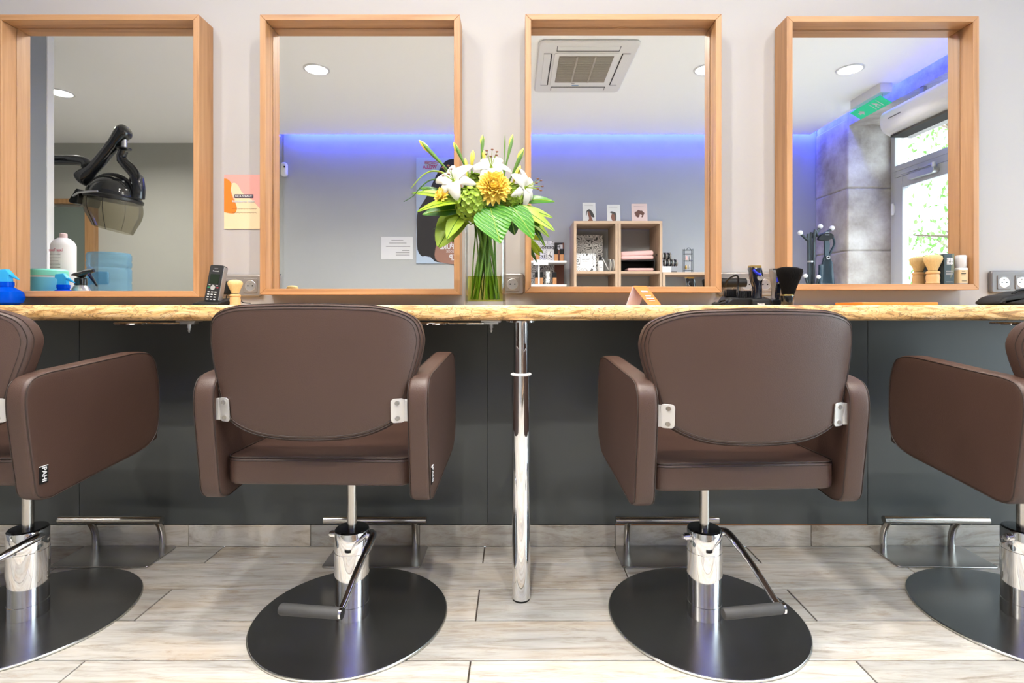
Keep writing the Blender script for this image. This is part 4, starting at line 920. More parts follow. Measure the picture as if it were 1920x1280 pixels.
leaf(838, 372, 786, 352, 0.030, M_leaf, 'curled green leaf left of the gerbera', 67, -0.01, -0.01, 0.8, 0, front)
leaf(968, 385, 1040, 433, 0.036, M_leafl, 'long blade leaf pointing lower right', 68, -0.045, -0.06, 0.4, 0, front)
leaf(962, 388, 1036, 408, 0.030, M_leafl, 'lime leaf pointing right under the lily', 69, -0.01, -0.02, 0.5, 0, front)
leaf(970, 378, 1040, 378, 0.034, M_leaf, 'green leaf pointing straight right behind the lily', 70, 0.01, 0.01, 0.6, 0, front)
leaf(975, 395, 1030, 445, 0.028, M_leafl, 'small lime leaf at the lower right', 71, -0.03, -0.03, 0.3, 0, front)
leaf(955, 395, 965, 440, 0.055, M_leafd, 'dark leaf right of the front leaf', 72, 0.01, 0.02, 0.3, 0, front)
leaf(900, 380, 945, 385, 0.05, M_leafd, 'dark leaf under the yellow chrysanthemum', 73, -0.055, -0.07, 0.4, 0, (0, -0.7, 0.7))
leaf(880, 395, 850, 425, 0.06, M_leafd, 'dark leaf under the left hydrangea', 74, -0.02, -0.01, 0.3, 0, front)
leaf(900, 392, 905, 430, 0.05, M_leafd, 'dark leaf hanging behind the front leaf on the left', 75, -0.03, -0.04, 0.3, 0, front)
leaf(868, 398, 838, 448, 0.055, M_leafl, 'lime leaf beside the vase rim on the left', 76, -0.05, -0.075, 0.4, 0, (-0.3, -0.9, 0.3))
leaf(965, 392, 1012, 425, 0.045, M_leaf, 'green leaf between the drooping leaves on the right', 77, -0.03, -0.06, 0.5, 0, front)
leaf(872, 372, 812, 378, 0.04, M_leafd, 'dark leaf tucked behind the small gerbera', 78, 0.0, -0.01, 0.4, 0, front)
leaf(985, 400, 1022, 462, 0.018, M_leafd, 'thin dark leaf pointing down at the far right', 79, -0.02, -0.03, 0.4, 0, front)
def grass(pts, label, seed):
    P_ = [bq(x, y, o) for x, y, o in pts]; r = thing('grass_blade', label, 'leaf', P_[0], 0, 'arching grass blades in the bouquet')
    q = smooth_loop([tuple(p_ - P_[0]) for p_ in P_], 6, False); m = len(q)
    obj('blade', MB().tube(q, [0.0030 * (1 - 0.85 * i / m) + 0.0004 for i in range(m)], 6), M_leafd if seed % 2 else M_leafl, r)
    stem_obj(r, P_[0], seed, 0.002)
grass([(848, 340, -0.02), (828, 337, -0.03), (806, 338, -0.03), (788, 352, -0.03), (774, 368, -0.03), (757, 378, -0.03)], 'thin dark blade arching out to the far left', 81)
grass([(848, 330, -0.02), (820, 321, -0.03), (802, 323, -0.03), (786, 335, -0.03), (770, 354, -0.03)], 'thin pale blade arching left above the dark one', 82)
for k in range(10):
    pass

# ------------------------------------------------------------------ lamps and ceiling equipment
LAMPLAB = ['round recessed ceiling downlight reflected in the second mirror', 'round recessed ceiling downlight near the air conditioner', 'round recessed ceiling downlight at the edge of the third mirror reflection',
           'round recessed ceiling downlight reflected beside the exit sign', 'round recessed ceiling downlight over the alcove with the hood dryer'] + ['small ceiling spot %s' % q for q in
           ('above the leftmost chair', 'just left of the chrome post', 'just right of the chrome post', 'above the rightmost chair', 'added between the two left chairs to light the seats', 'added over the flower vase to light the seats', 'added between the two right chairs to light the seats')]
for i, (x, y, p_) in enumerate(LAMPS):
    lab = LAMPLAB[i]
    r = thing('ceiling_downlight', lab, 'light', (x, y, HC), 0, 'recessed ceiling downlights')
    obj('trim_ring', MB().lathe([(0.098, 0.0), (0.096, -0.006), (0.082, -0.008), (0.080, -0.004)], 36, cap=False), M_white, r)
    obj('diffuser', MB().lathe([(0.081, -0.003), (0.02, -0.0032)], 36), M_lamp, r)
tag(obj('led_strip', MB().box(-2.4, 3.15, YB + 0.071, YB + 0.083, HC + 0.021, HC + 0.027), M_led), 'blue LED strip hidden above the ceiling edge at the far wall', 'light strip')

ac0 = mi(1090, 121, 3.98)
AC = thing('ceiling_air_conditioner', 'square white cassette air conditioner set into the ceiling', 'air conditioner', (ac0.x + 0.01, 1.885 - 3.985, HC))
AC.scale = (1.0, 1.2, 1.0)
S = 0.35
obj('panel', MB().prism(rrect(2 * S, 2 * S, 0.04, 6), 'z', -0.022, 0.0), M_offwhite, AC, bevel=0.012, seg=3)
M_gap = P('louver_gap', (0.05, 0.045, 0.04), 0.8)
for k in range(4):
    Rz = Matrix.Rotation(k * PI / 2, 4, 'Z')
    g = obj('louver', MB().box(-0.215, 0.215, 0.255, 0.305, -0.0245, -0.020).xf(Rz), M_offwhite, AC, bevel=0.002)
    obj('louver_gap', MB().box(-0.219, 0.219, 0.246, 0.2545, -0.0236, -0.020).box(-0.2195, -0.2155, 0.250, 0.306, -0.0236, -0.02).box(0.2155, 0.2195, 0.250, 0.306, -0.0236, -0.02).xf(Rz), M_gap, g)
gp = obj('intake_panel', MB().prism(rrect(0.46, 0.46, 0.02, 4), 'z', -0.0265, -0.0225), M_offwhite, AC, bevel=0.0015)
gb = obj('grille', MB().box(-0.195, 0.195, -0.165, 0.195, -0.0275, -0.026), P('grille_taupe', (0.40, 0.35, 0.29), 0.7), gp)
for k in range(24):
    obj('slat', MB().box(-0.194, 0.194, -0.163 + 0.0148 * k, -0.156 + 0.0148 * k, -0.0315, -0.0275), P('slat_taupe', (0.52, 0.46, 0.39), 0.6) if k == 0 else bpy.data.materials['slat_taupe'], gb)
for x in (-0.065, 0.065): obj('rib', MB().box(x - 0.006, x + 0.006, -0.163, 0.193, -0.0335, -0.0275), bpy.data.materials['slat_taupe'], gb)
obj('sensor_window', MB().box(-0.06, -0.035, -0.196, -0.186, -0.0275, -0.026), M_dink, gp)
obj('badge', MB().box(-0.055, 0.0, -0.222, -0.211, -0.0275, -0.026), P('badge_blue', (0.10, 0.30, 0.55), 0.5), gp)

# exit sign
r = thing('exit_sign', 'green emergency exit sign with running man on the ceiling', 'sign', (2.99, -2.56, HC - 0.03))
obj('housing', MB().box(-0.045, 0.055, -0.19, 0.19, -0.045, 0.03), M_white, r, bevel=0.004)
Ms = Matrix.Translation((0, 0, -0.105)) @ Matrix.Rotation(math.radians(30), 4, 'Y')
pnl = obj('green_panel', MB().box(-0.055, 0.055, -0.19, 0.19, 0.0, 0.006).xf(Ms), M_exit, r)
for y in (-0.15, 0.15): obj('hanger', MB().tube([(0.0, y, -0.045), (0.0, y, -0.102)], 0.003, 6), M_steel, r)
def uz(poly): return MB().prism(poly, 'z', -0.002, 0.0005).xf(Ms)
obj('arrow', uz([(-0.012, -0.135), (0.012, -0.135), (0.012, -0.105), (0.030, -0.105), (0.0, -0.070), (-0.030, -0.105), (-0.012, -0.105)]), M_paper, pnl)
man = uz([(-0.04, 0.03), (0.04, 0.03), (0.04, 0.036), (-0.04, 0.036)]).merge(uz([(-0.04, 0.12), (0.04, 0.12), (0.04, 0.126), (-0.04, 0.126)])).merge(uz([(-0.03, 0.06), (-0.005, 0.075), (0.012, 0.055), (0.02, 0.06), (0.005, 0.085), (0.03, 0.095), (0.02, 0.105), (-0.01, 0.095), (-0.032, 0.07)])).merge(uz([(0.028 + 0.009 * math.cos(k), 0.068 + 0.009 * math.sin(k)) for k in [i * PI / 5 for i in range(10)]]))
obj('running_man', man, M_paper, pnl)
# air curtain
e0 = mi(1650, 232, 4.48)
r = thing('air_curtain', 'long white air curtain unit mounted above the glazed door', 'air curtain', (3.16, -2.50, 2.40))
prof = smooth_loop([(-0.13, 0.02), (-0.11, 0.085), (-0.03, 0.115), (0.08, 0.115), (0.15, 0.10), (0.15, -0.10), (0.08, -0.115), (-0.04, -0.105), (-0.11, -0.06)], 3)
obj('casing', MB().prism([(u, v) for u, v in prof], 'y', 0.0, 1.55), M_white, r, bevel=0.004)
obj('outlet_slot', MB().box(-0.06, 0.06, 0.03, 1.52, -0.122, -0.104), M_gap, r)
for y in (0.2, 1.3): obj('mounting_arm', MB().box(0.05, 0.075, y, y + 0.04, 0.11, 0.26), M_steel, r)
obj('badge', MB().box(-0.1325, -0.128, 0.10, 0.24, 0.008, 0.016), M_ink, r)
obj('mount_bracket', MB().box(0.10, 0.16, -0.04, 0.12, 0.08, 0.17), M_alu, r)

# ------------------------------------------------------------------ things on the far wall (reflected)
def wall_rect(x0, x1, y0, y1, dv=5.60):
    a_ = mi(x0, y1, dv); c_ = mi(x1, y0, dv); return a_.x, c_.x, a_.z, c_.z
x0, x1, z0, z1 = wall_rect(781, 893, 296, 494)
PWd = x1 - x0; PH = z1 - z0
r = thing('hair_poster', 'tall hair poster of a long dark-haired woman on the far wall', 'poster', ((x0 + x1) / 2, YB + 0.001, z0))
obj('board', MB().box(-PWd / 2, PWd / 2, 0, 0.012, 0, PH), M_postblue, r)
def pp(poly, nm, mat, y=0.0132):       # poster fractions measured in the mirror picture: u from its left edge, v from the bottom
    obj(nm, MB().prism([(-PWd / 2 + u * PWd, v * PH) for u, v in poly], 'y', 0.0115, y), mat, r)
pp(smooth_loop([(0.30, 0.02), (0.04, 0.10), (0.01, 0.30), (0.02, 0.48), (0.16, 0.62), (0.24, 0.72), (0.36, 0.86), (0.50, 0.97), (0.75, 0.985), (0.95, 0.93), (0.99, 0.5), (0.98, 0.05), (0.6, 0.01)], 5), 'dark_hair', M_hair, 0.0130)
pp(smooth_loop([(0.36, 0.02), (0.34, 0.20), (0.42, 0.36), (0.52, 0.50), (0.48, 0.62), (0.46, 0.76), (0.60, 0.88), (0.80, 0.88), (0.92, 0.74), (0.88, 0.50), (0.96, 0.30), (0.97, 0.02)], 5), 'face_and_shoulder', M_skin, 0.0136)
pp([(0.0, 0.0), (0.34, 0.0), (0.24, 0.06), (0.14, 0.07), (0.0, 0.05)], 'pale_corner', M_postblue, 0.0138)
for k in range(3):
    obj('logo_wave', MB().tube([(-PWd / 2 + PWd * (0.14 + 0.22 * q / 12), 0.0135, PH * (0.938 + 0.009 * k) + 0.010 * math.sin(q / 12 * 5.5 + 1.0) + 0.012 * (q / 12) * (k - 0.5)) for q in range(13)], 0.0028, 5), M_magenta, r)
tfx = lambda u, v: face_room((-PWd / 2 + PWd * u, 0.0136, PH * v))
text('WELLA', 0.05, M_magenta, r, tfx(0.225, 0.910), width=0.15, bold=0.0008)
text('ATION', 0.085, M_paper, r, tfx(0.46, 0.208), width=0.165, bold=0.002)
text('LUS PURE', 0.078, M_paper, r, tfx(0.61, 0.158), width=0.265, bold=0.002)
text('TECHNOLOGIE', 0.036, M_paper, r, tfx(0.66, 0.112), width=0.20)
text('KP', 0.085, M_paper, r, tfx(0.62, 0.055), width=0.085, bold=0.001)
x0, x1, z0, z1 = wall_rect(715, 774, 444, 486)
r = thing('wall_notice', 'small white printed notice on the far grey wall', 'notice', ((x0 + x1) / 2, YB + 0.001, z0))
w, h = x1 - x0, z1 - z0
obj('sheet', MB().box(-w / 2, w / 2, 0, 0.002, 0, h), M_paper, r)
ln = MB()
for zz, a0, a1 in ((0.84, -0.18, 0.2), (0.72, -0.25, 0.3), (0.57, -0.35, 0.42), (0.39, 0.16, 0.40), (0.29, -0.04, 0.40), (0.19, -0.04, 0.40)): ln.box(a0 * w, a1 * w, 0.0018, 0.0026, zz * h - 0.003, zz * h + 0.003)
obj('printed_lines', ln, M_ink, r)
x0, x1, z0, z1 = wall_rect(529, 541, 306, 332)
r = thing('motion_sensor', 'small white alarm motion sensor at the far wall corner', 'sensor', ((x0 + x1) / 2, YB + 0.001, z0))
w, h = x1 - x0, z1 - z0
obj('housing', cushion(rrect(w, h, 0.028, 5, 0, h / 2), 0.05, 0.016, lambda u, v, q: (u, 0.025 + q, v), 0.002), M_white, r, smooth=60)
obj('lens', MB().box(0.005, 0.022, 0.050, 0.0535, h * 0.60, h * 0.72), M_dink, r)

# shelf unit
DS = 5.20; ys = 1.885 - DS
def shx(px): return mi(px, 0, DS).x
def shz(py): return mi(0, py, DS).z
sx0, sxm, sx1, sx2 = shx(1076), shx(1159), shx(1242), shx(1345)
zt, zm = shz(414), shz(508); dz = zt - zm
T = 0.026
r = thing('cube_shelf', 'beige wooden cube shelf two compartments wide against the far wall', 'shelf', (sx0, YB + 0.002, 0))
dpt = ys - YB - 0.002
wd = sx1 - sx0
for x in (0.0, (wd - T) / 2 - T / 2 - 0.002, (wd - T) / 2 + T / 2 + 0.002, wd - T): obj('upright', MB().box(x, x + T, 0, dpt, 0.0, zt - T), M_bei_z, r, bevel=0.001)
obj('top_board', MB().box(0, wd, 0, dpt, zt - T, zt), M_bei_x, r, bevel=0.001)
lv = [zm, zm - dz, 0.12]
for z in lv:
    for xa, xb in ((T, (wd - T) / 2 - T / 2 - 0.002), ((wd - T) / 2 + T * 1.5 + 0.002, wd - T)): obj('shelf_board', MB().box(xa, xb, 0, dpt, z - T, z), M_bei_x, r, bevel=0.001)
r = thing('low_shelf', 'lower beige wooden shelf unit right of the cube shelf', 'shelf', (sx1 + 0.004, YB + 0.002, 0))
w2 = 0.60; zl = shz(510)
for x in (0.0, w2 - T): obj('upright', MB().box(x, x + T, 0, dpt, 0, zl - T), M_bei_z, r, bevel=0.001)
obj('top_board', MB().box(0, w2, 0, dpt, zl - T, zl), M_bei_x, r, bevel=0.001)
for z in (zm - dz, 0.12): obj('shelf_board', MB().box(T, w2 - T, 0, dpt, z - T, z), M_bei_x, r, bevel=0.001)
# cards on the shelf
def photo_card(px0, px1, pyt, lean, kind, label, paper):
    a_ = shx(px0); c_ = shx(px1); w = c_ - a_; h = shz(pyt) - zt
    r = thing('photo_card', label, 'card', ((a_ + c_) / 2, ys - 0.10, zt + 0.001), math.radians(lean), 'portrait cards on the cube shelf')
    tilt = Matrix.Rotation(math.radians(8), 4, 'X')
    sh = obj('sheet', MB().box(-w / 2, w / 2, -0.0012, 0.0012, 0, h).xf(tilt), paper, r)
    def pr_(poly, nm, m, y): obj(nm, MB().prism([(u * w, v * h) for u, v in poly], 'y', 0.0008, y).xf(tilt), m, sh)
    pr_([(-0.35, 0.86), (0.3, 0.84), (0.3, 0.85), (-0.35, 0.87)], 'caption', M_ink, 0.0016)
    if kind == 0:
        pr_(smooth_loop([(-0.12, 0.05), (-0.02, 0.2), (-0.12, 0.45), (-0.1, 0.62), (0.12, 0.58), (0.16, 0.3), (0.30, 0.02), (0.1, 0.0)], 3), 'face', M_facedark, 0.0017)
        pr_(smooth_loop([(-0.25, 0.38), (-0.18, 0.60), (0.05, 0.66), (0.28, 0.50), (0.40, 0.26), (0.20, 0.28), (0.08, 0.42), (-0.02, 0.56), (-0.15, 0.54), (-0.20, 0.36)], 3), 'hair', M_hair, 0.0019)
    elif kind == 1:
        pr_(smooth_loop([(-0.12, 0.1), (-0.20, 0.3), (-0.10, 0.52), (0.14, 0.5), (0.16, 0.2), (0.1, 0.0), (0.0, 0.02)], 3), 'face', M_facedark, 0.0017)
        pr_(smooth_loop([(-0.28, 0.56), (-0.2, 0.62), (0.0, 0.60), (0.18, 0.52), (0.20, 0.2), (0.10, 0.05), (0.08, 0.4), (-0.12, 0.5)], 3), 'hair', M_hair, 0.0019)
    else:
        pr_([(0.30 * math.cos(t) * (1 + 0.1 * math.sin(5 * t)) - 0.0, 0.45 + 0.20 * math.sin(t) * (1 + 0.1 * math.cos(7 * t))) for t in [k * 2 * PI / 40 for k in range(40)]], 'hair', M_brhair, 0.0017)
        pr_(smooth_loop([(-0.02, 0.0), (-0.16, 0.2), (-0.02, 0.30), (0.02, 0.42), (0.16, 0.38), (0.10, 0.26), (0.06, 0.1), (0.04, 0.0)], 3), 'face', M_pinkpaper, 0.0019)
photo_card(1095.5, 1120, 375, 0, 0, 'portrait card of sleek black bob hair, leftmost on the shelf', M_paper)
photo_card(1142, 1167, 379, 0, 1, 'portrait card of short black curls, middle on the shelf', M_paper)
photo_card(1189, 1219, 377, 0, 2, 'pale pink portrait card of brown curly hair, rightmost on the shelf', M_pinkpaper)
# inside the upper cells
cz = zm + 0.001
r = thing('pattern_board', 'black line-pattern display board at the back of the left compartment', 'board', (shx(1112), YB + 0.06, cz))
obj('board', MB().box(-0.16, 0.15, -0.006, 0.006, 0, 0.40), M_doodle, r)
text('Hapsatou Sy', 0.04, M_dink, r, face_room((0.02, 0.0070, 0.17)), width=0.17)
r = thing('gift_box', 'patterned box with white label in the left compartment', 'box', (shx(1099.5), ys - 0.07, cz))
bxo = obj('carton', MB().box(-0.098, 0.098, -0.04, 0.04, 0, 0.176), M_doodle, r, bevel=0.001)
lb = obj('label_panel', MB().box(-0.060, 0.060, 0.0395, 0.0412, 0.028, 0.150), M_paper, bxo)
text('Masterclass', 0.018, M_dink, lb, face_room((0.0, 0.0416, 0.118)), width=0.08); text('coffret 1', 0.014, M_dink, lb, face_room((-0.01, 0.0416, 0.098)), width=0.05)
def small_bottle(x, y, z, k, body, cap, name, label, group):
    r = thing(name, label, 'bottle', (x, y, z), 0, group)
    obj('body', MB().lathe([(0.026 * k, 0), (0.028 * k, 0.004), (0.028 * k, 0.085 * k), (0.02 * k, 0.10 * k), (0.012 * k, 0.105 * k)], 20), body, r)
    obj('cap', MB().lathe([(0.015 * k, 0.104 * k), (0.014 * k, 0.14 * k)], 16), cap, r)
    return r
rb = small_bottle(shx(1128), ys - 0.07, cz, 1.05, M_white, M_matblack, 'white_bottle', 'white bottle with black cap beside the patterned box', 'shelf bottles')
obj('printed_lines', MB().box(-0.018, 0.018, 0.022, 0.0300, 0.060, 0.066).box(-0.014, 0.014, 0.022, 0.0300, 0.036, 0.041), M_ink, rb)
r = thing('wooden_stick', 'pale stick leaning inside the left compartment', 'stick', (shx(1141), ys - 0.07, cz))
obj('shaft', MB().tube([(0.02, 0, 0.004), (-0.045, -0.02, 0.135)], 0.005, 8), M_paper, r)
obj('tip', MB().tube([(-0.045, -0.02, 0.135), (-0.050, -0.0215, 0.145)], [0.005, 0.0015], 8), M_ink, r)
r = thing('hair_tie_stack', 'stack of pale hair rings standing in the left compartment', 'hair ties', (shx(1149), ys - 0.08, cz))
for k in range(4): obj('ring', MB().tube([(-0.028 + 0.016 * k, 0.045 * math.cos(2 * PI * q / 20), 0.062 + 0.056 * math.sin(2 * PI * q / 20)) for q in range(20)], 0.0055, 6, True), M_offwhite if k % 2 else M_ink, r)
r = thing('folded_towel', 'thick folded pink towel in the right compartment', 'towel', (shx(1197), ys - 0.16, cz + 0.115))
obj('upper_fold', cushion(rrect(0.33, 0.052, 0.02, 5, 0, 0.062), 0.22, 0.018, lambda u, v, q: (u, q, v + 0.006 * math.sin(u * 12)), 0.0), M_pinkcloth, r, smooth=60)
obj('lower_fold', cushion(rrect(0.33, 0.040, 0.018, 5, 0.0, 0.021), 0.22, 0.016, lambda u, v, q: (u, q, v + 0.004 * math.sin(u * 15)), 0.0), M_pinkcloth, r, smooth=60)
r = thing('black_box', 'black tray box under the pink towel', 'box', (shx(1198) + 0.008, ys - 0.16, cz))
obj('carton', MB().box(-0.18, 0.165, -0.12, 0.10, 0, 0.004).box(-0.18, 0.165, -0.12, 0.10, 0.105, 0.113).box(-0.18, 0.165, -0.12, -0.11, 0.004, 0.105).box(-0.18, -0.172, -0.11, 0.10, 0.004, 0.105).box(0.157, 0.165, -0.11, 0.10, 0.004, 0.105), M_matblack, r)
r = thing('small_pink_towel', 'thin folded pink cloth inside the black tray box', 'towel', (shx(1204), ys - 0.13, cz + 0.0045))
obj('fold', cushion(rrect(0.26, 0.028, 0.012, 4, 0, 0.0145), 0.15, 0.010, lambda u, v, q: (u, q, v)), M_pinkcloth, r, smooth=60)
# accessories on the low shelf
r = thing('bracelet_stand', 'stand with two rows of striped hair bracelets on the low shelf', 'display stand', (shx(1256), ys - 0.10, zl + 0.001))
obj('base', MB().box(-0.06, 0.09, -0.05, 0.03, 0, 0.01), M_matblack, r)
obj('post', MB().box(0.0, 0.03, -0.02, 0.0, 0.01, 0.17), M_matblack, r)
for (xx, zz) in ((-0.03, 0.165), (0.035, 0.10)):
    for k in range(7):
        obj('bracelet', MB().tube([(xx - 0.06 + 0.020 * k, 0.03 * math.cos(2 * PI * q / 18), zz + 0.03 * math.sin(2 * PI * q / 18)) for q in range(18)], 0.0085, 6, True), M_gloss if k % 2 else M_silver, r)
    obj('rod', MB().tube([(xx - 0.075, 0, zz + 0.015), (xx + 0.075, 0, zz + 0.015)], 0.008, 8), M_matblack, r)
r = thing('price_card', 'small blank white price card on the low shelf', 'card', (shx(1251), ys - 0.03, zl + 0.001))
obj('sheet', MB().box(-0.048, 0.048, -0.002, 0.0, 0, 0.058), M_paper, r); obj('foot_fold', MB().box(-0.048, 0.048, -0.02, -0.002, 0, 0.001), M_paper, r)
r = thing('wire_display', 'small wire display tower with jewellery on the low shelf', 'display stand', (shx(1295), ys - 0.08, zl + 0.001))
for sx, sy in ((-1, -1), (1, -1), (1, 1), (-1, 1)): obj('wire_post', MB().tube([(0.042 * sx, 0.02 * sy, 0), (0.042 * sx, 0.02 * sy, 0.235)], 0.003, 6), M_rack, r)
for zz in (0.02, 0.115, 0.185, 0.225):
    obj('wire_tier', MB().tube([(-0.042, -0.02, zz), (0.042, -0.02, zz), (0.042, 0.02, zz), (-0.042, 0.02, zz)], 0.003, 6, True), M_rack, r)
obj('crest', MB().tube([(0.018 * math.cos(PI * q / 8), 0.02, 0.225 + 0.02 * math.sin(PI * q / 8)) for q in range(9)], 0.003, 6), M_rack, r)
for xx, zz, m_ in ((-0.02, 0.03, M_gold), (0.012, 0.035, M_alu), (-0.015, 0.125, M_pinkcloth), (0.02, 0.12, M_alu)): obj('jewel', MB().lathe([(0.009, 0), (0.012, 0.015), (0.009, 0.035), (0.003, 0.045)], 10, (xx, 0, zz)), m_, r)
# product display stand at the left of the cube shelf
DX0, DX1 = shx(960), shx(1064)
r = thing('makeup_stand', 'white two-tier make-up stand with patterned header beside the cube shelf', 'display stand', ((DX0 + DX1) / 2, YB + 0.01, 0))
w = DX1 - DX0
zA, zB_, zC = shz(487), shz(532), shz(443)
bk_ = obj('header_board', MB().box(-w / 2, w / 2 - 0.10, 0.0, 0.012, zB_, zC), M_doodle, r)
text('Hapsatou S', 0.055, M_dink, bk_, face_room((0.10, 0.0126, shz(455))), width=0.27, bold=0.001)
obj('title_ground', MB().box(-0.06, 0.26, 0.011, 0.0122, shz(460), shz(450)), M_paper, bk_)
sp = obj('photo_panel', MB().box(w / 2 - 0.10, w / 2, 0.0, 0.012, 0.2, shz(446)), M_facedark, r)
obj('hair_print', MB().prism([(w / 2 - 0.10, shz(486)), (w / 2 - 0.075, shz(470)), (w / 2 - 0.075, shz(452)), (w / 2 - 0.03, shz(449)), (w / 2, shz(446)), (w / 2 - 0.1, shz(446))], 'y', 0.0115, 0.013), M_hair, sp)
for z in (zA, zB_, zB_ - 0.30): obj('tier', MB().box(-w / 2, w / 2, 0.012, 0.30, z - 0.02, z), M_white, r, bevel=0.001)
obj('divider', MB().box(-0.01, 0.005, 0.012, 0.28, 0.0, zA - 0.02), M_white, r)
obj('side_support', MB().box(-w / 2, -w / 2 + 0.015, 0.0, 0.30, 0, zB_ - 0.02).box(w / 2 - 0.015, w / 2, 0.012, 0.30, 0, zB_ - 0.32), M_white, r)
obj('price_rail', MB().box(0.0 - 0.06, 0.09, 0.30, 0.304, zA - 0.045, zA + 0.01), M_paper, r)
yB = YB + 0.01 + 0.22
k0 = 0
def foundation(px, pyb, z, label, sq=True):
    x = mi(px, 0, DS - 0.05).x
    r = thing('foundation_bottle', label, 'bottle', (x, yB, z + 0.0005), 0, 'foundation bottles on the make-up stand')
    obj('body', MB().prism(rrect(0.040, 0.040, 0.006, 3), 'z', 0, 0.070), M_foundation, r, bevel=0.002)
    obj('cap', MB().prism(rrect(0.040, 0.040, 0.005, 3), 'z', 0.0705, 0.125), M_matblack, r, bevel=0.002)
for px, lab in ((997, 'far left'), (1010, 'second from left'), (1046, 'third from left'), (1057, 'nearest the shelf')): foundation(px, 0, zA, 'tan foundation bottle on the upper tier, ' + lab)
for px, lab in ((1008.5, 'left of a pair'), (1016.5, 'right of a pair'), (1043, 'on its own')): foundation(px, 0, zB_, 'tan foundation bottle on the lower tier, ' + lab)
x = mi(1029, 0, DS).x
r = thing('cosmetic_carton', 'slim white patterned carton on the lower tier of the stand', 'box', (x, yB, zB_ + 0.0005))
cb_ = obj('carton', MB().box(-0.021, 0.021, -0.02, 0.02, 0, 0.135), M_doodle, r, bevel=0.001); obj('label_panel', MB().box(-0.014, 0.014, 0.0195, 0.0212, 0.02, 0.11), M_paper, cb_)
for px, lab in ((1003, 'left'), (1038, 'right')):
    x = mi(px, 0, DS).x
    r = thing('tester_card', 'white patterned card behind the upper tier bottles, ' + lab, 'card', (x, yB - 0.09, zA + 0.0005), 0, 'tester cards')
    obj('sheet', MB().box(-0.05, 0.05, -0.003, 0.003, 0, 0.13), M_paper, r); obj('print', MB().box(-0.04, 0.0, 0.0025, 0.0036, 0.02, 0.11), M_doodle, r)

# coat rack with apron (reflected in the right mirror)
DR = 5.15; cr0 = mi(1519, 0, DR)
r = thing('coat_rack', 'dark grey coat rack with white ball tips in the far corner', 'coat rack', (cr0.x, cr0.y, 0))
def rz_(py): return mi(0, py, DR).z
def rx_(px): return mi(px, 0, DR).x - cr0.x
for (bxp, byp, pts) in ((1500.5, 438, [(1516, 0.0), (1516, 462), (1513, 450)]), (1538, 426, [(1520, 0.0), (1520, 460), (1526, 446)]), (1556.5, 430, [(1524, 0.0), (1524, 456), (1532, 444), (1545, 437)])):
    q = [(rx_(pts[0][0]), 0, 0.02)] + [(rx_(a_), 0.02 if bxp > 1550 else 0.0, rz_(b_)) for a_, b_ in pts[1:]] + [(rx_(bxp), 0.03 if bxp > 1550 else 0.0, rz_(byp))]
    ar = obj('arm', MB().tube(smooth_loop(q, 6, False), 0.0125, 12), M_rack, r)
    obj('ball_tip', MB().ball((rx_(bxp), 0.03 if bxp > 1550 else 0.0, rz_(byp) + 0.008), 0.024, 16, 10), M_white, ar)
for (bxp, byp) in ((1504, 519), (1528, 521)):
    ar = obj('arm', MB().tube(smooth_loop([(0.0, 0.03, rz_(548)), (rx_(bxp) * 0.6, 0.05, rz_(536)), (rx_(bxp), 0.06, rz_(byp))], 5, False), 0.0105, 10), M_rack, r)
    obj('ball_tip', MB().ball((rx_(bxp), 0.06, rz_(byp) + 0.006), 0.021, 14, 8), M_white, ar)
obj('collar', MB().lathe([(0.03, rz_(492)), (0.03, rz_(489))], 20), M_alu, r)
obj('base', MB().lathe([(0.20, 0.0), (0.20, 0.015), (0.05, 0.03), (0.03, 0.05)], 32), M_rack, r)
ap = thing('apron', 'dark navy apron hanging from the coat rack by its neck strap', 'apron', (rx_(1545) + cr0.x, cr0.y + 0.045, rz_(545)))
AX = lambda px: rx_(px) - rx_(1545); AZ = lambda py: rz_(py) - rz_(545)
def sheet(poly, y0, y1): return MB().prism(poly, 'y', y0, y1)
obj('bib', cushion([(AX(1527), AZ(560)), (AX(1561), AZ(560)), (AX(1558), AZ(530)), (AX(1553), AZ(495)), (AX(1548), AZ(481)), (AX(1541), AZ(482)), (AX(1538), AZ(496)), (AX(1530), AZ(497)), (AX(1529), AZ(515))], 0.03, 0.006, lambda u, v, q: (u, q + 0.018 * math.sin(u * 45), v)), M_apron, ap, smooth=60)
obj('skirt', sheet([(AX(1524), -0.75), (AX(1566), -0.75), (AX(1561), AZ(558)), (AX(1527), AZ(558))], -0.02, 0.015), M_apron, ap)
obj('strap', sheet([(AX(1540), AZ(441)), (AX(1547), AZ(441)), (AX(1550), AZ(460)), (AX(1548), AZ(482)), (AX(1541), AZ(482)), (AX(1541), AZ(460))], -0.012, 0.010), M_apron, ap)
obj('strap_loop', MB().tube(smooth_loop([(AX(1546), 0, AZ(439)), (AX(1556), 0, AZ(446)), (AX(1559), 0, AZ(458)), (AX(1554), 0, AZ(470)), (AX(1549), 0, AZ(480))], 5, False), 0.010, 8), M_apron, ap)
obj('collar_fold', sheet(smooth_loop([(AX(1528), AZ(450)), (AX(1536), AZ(441)), (AX(1548), AZ(438)), (AX(1556), AZ(444)), (AX(1546), AZ(452))], 3), -0.015, 0.02), M_matblack, ap)
obj('buckle', MB().tube([(AX(1540), 0.02, AZ(437)), (AX(1547), 0.02, AZ(437)), (AX(1547), 0.02, AZ(442)), (AX(1540), 0.02, AZ(442))], 0.0035, 6, True), M_alu, ap)
obj('eyelet', MB().tube([(AX(1544.5) + 0.014 * math.cos(2 * PI * k / 16), 0.03, AZ(484) + 0.014 * math.sin(2 * PI * k / 16)) for k in range(16)], 0.005, 6, True), M_alu, ap)

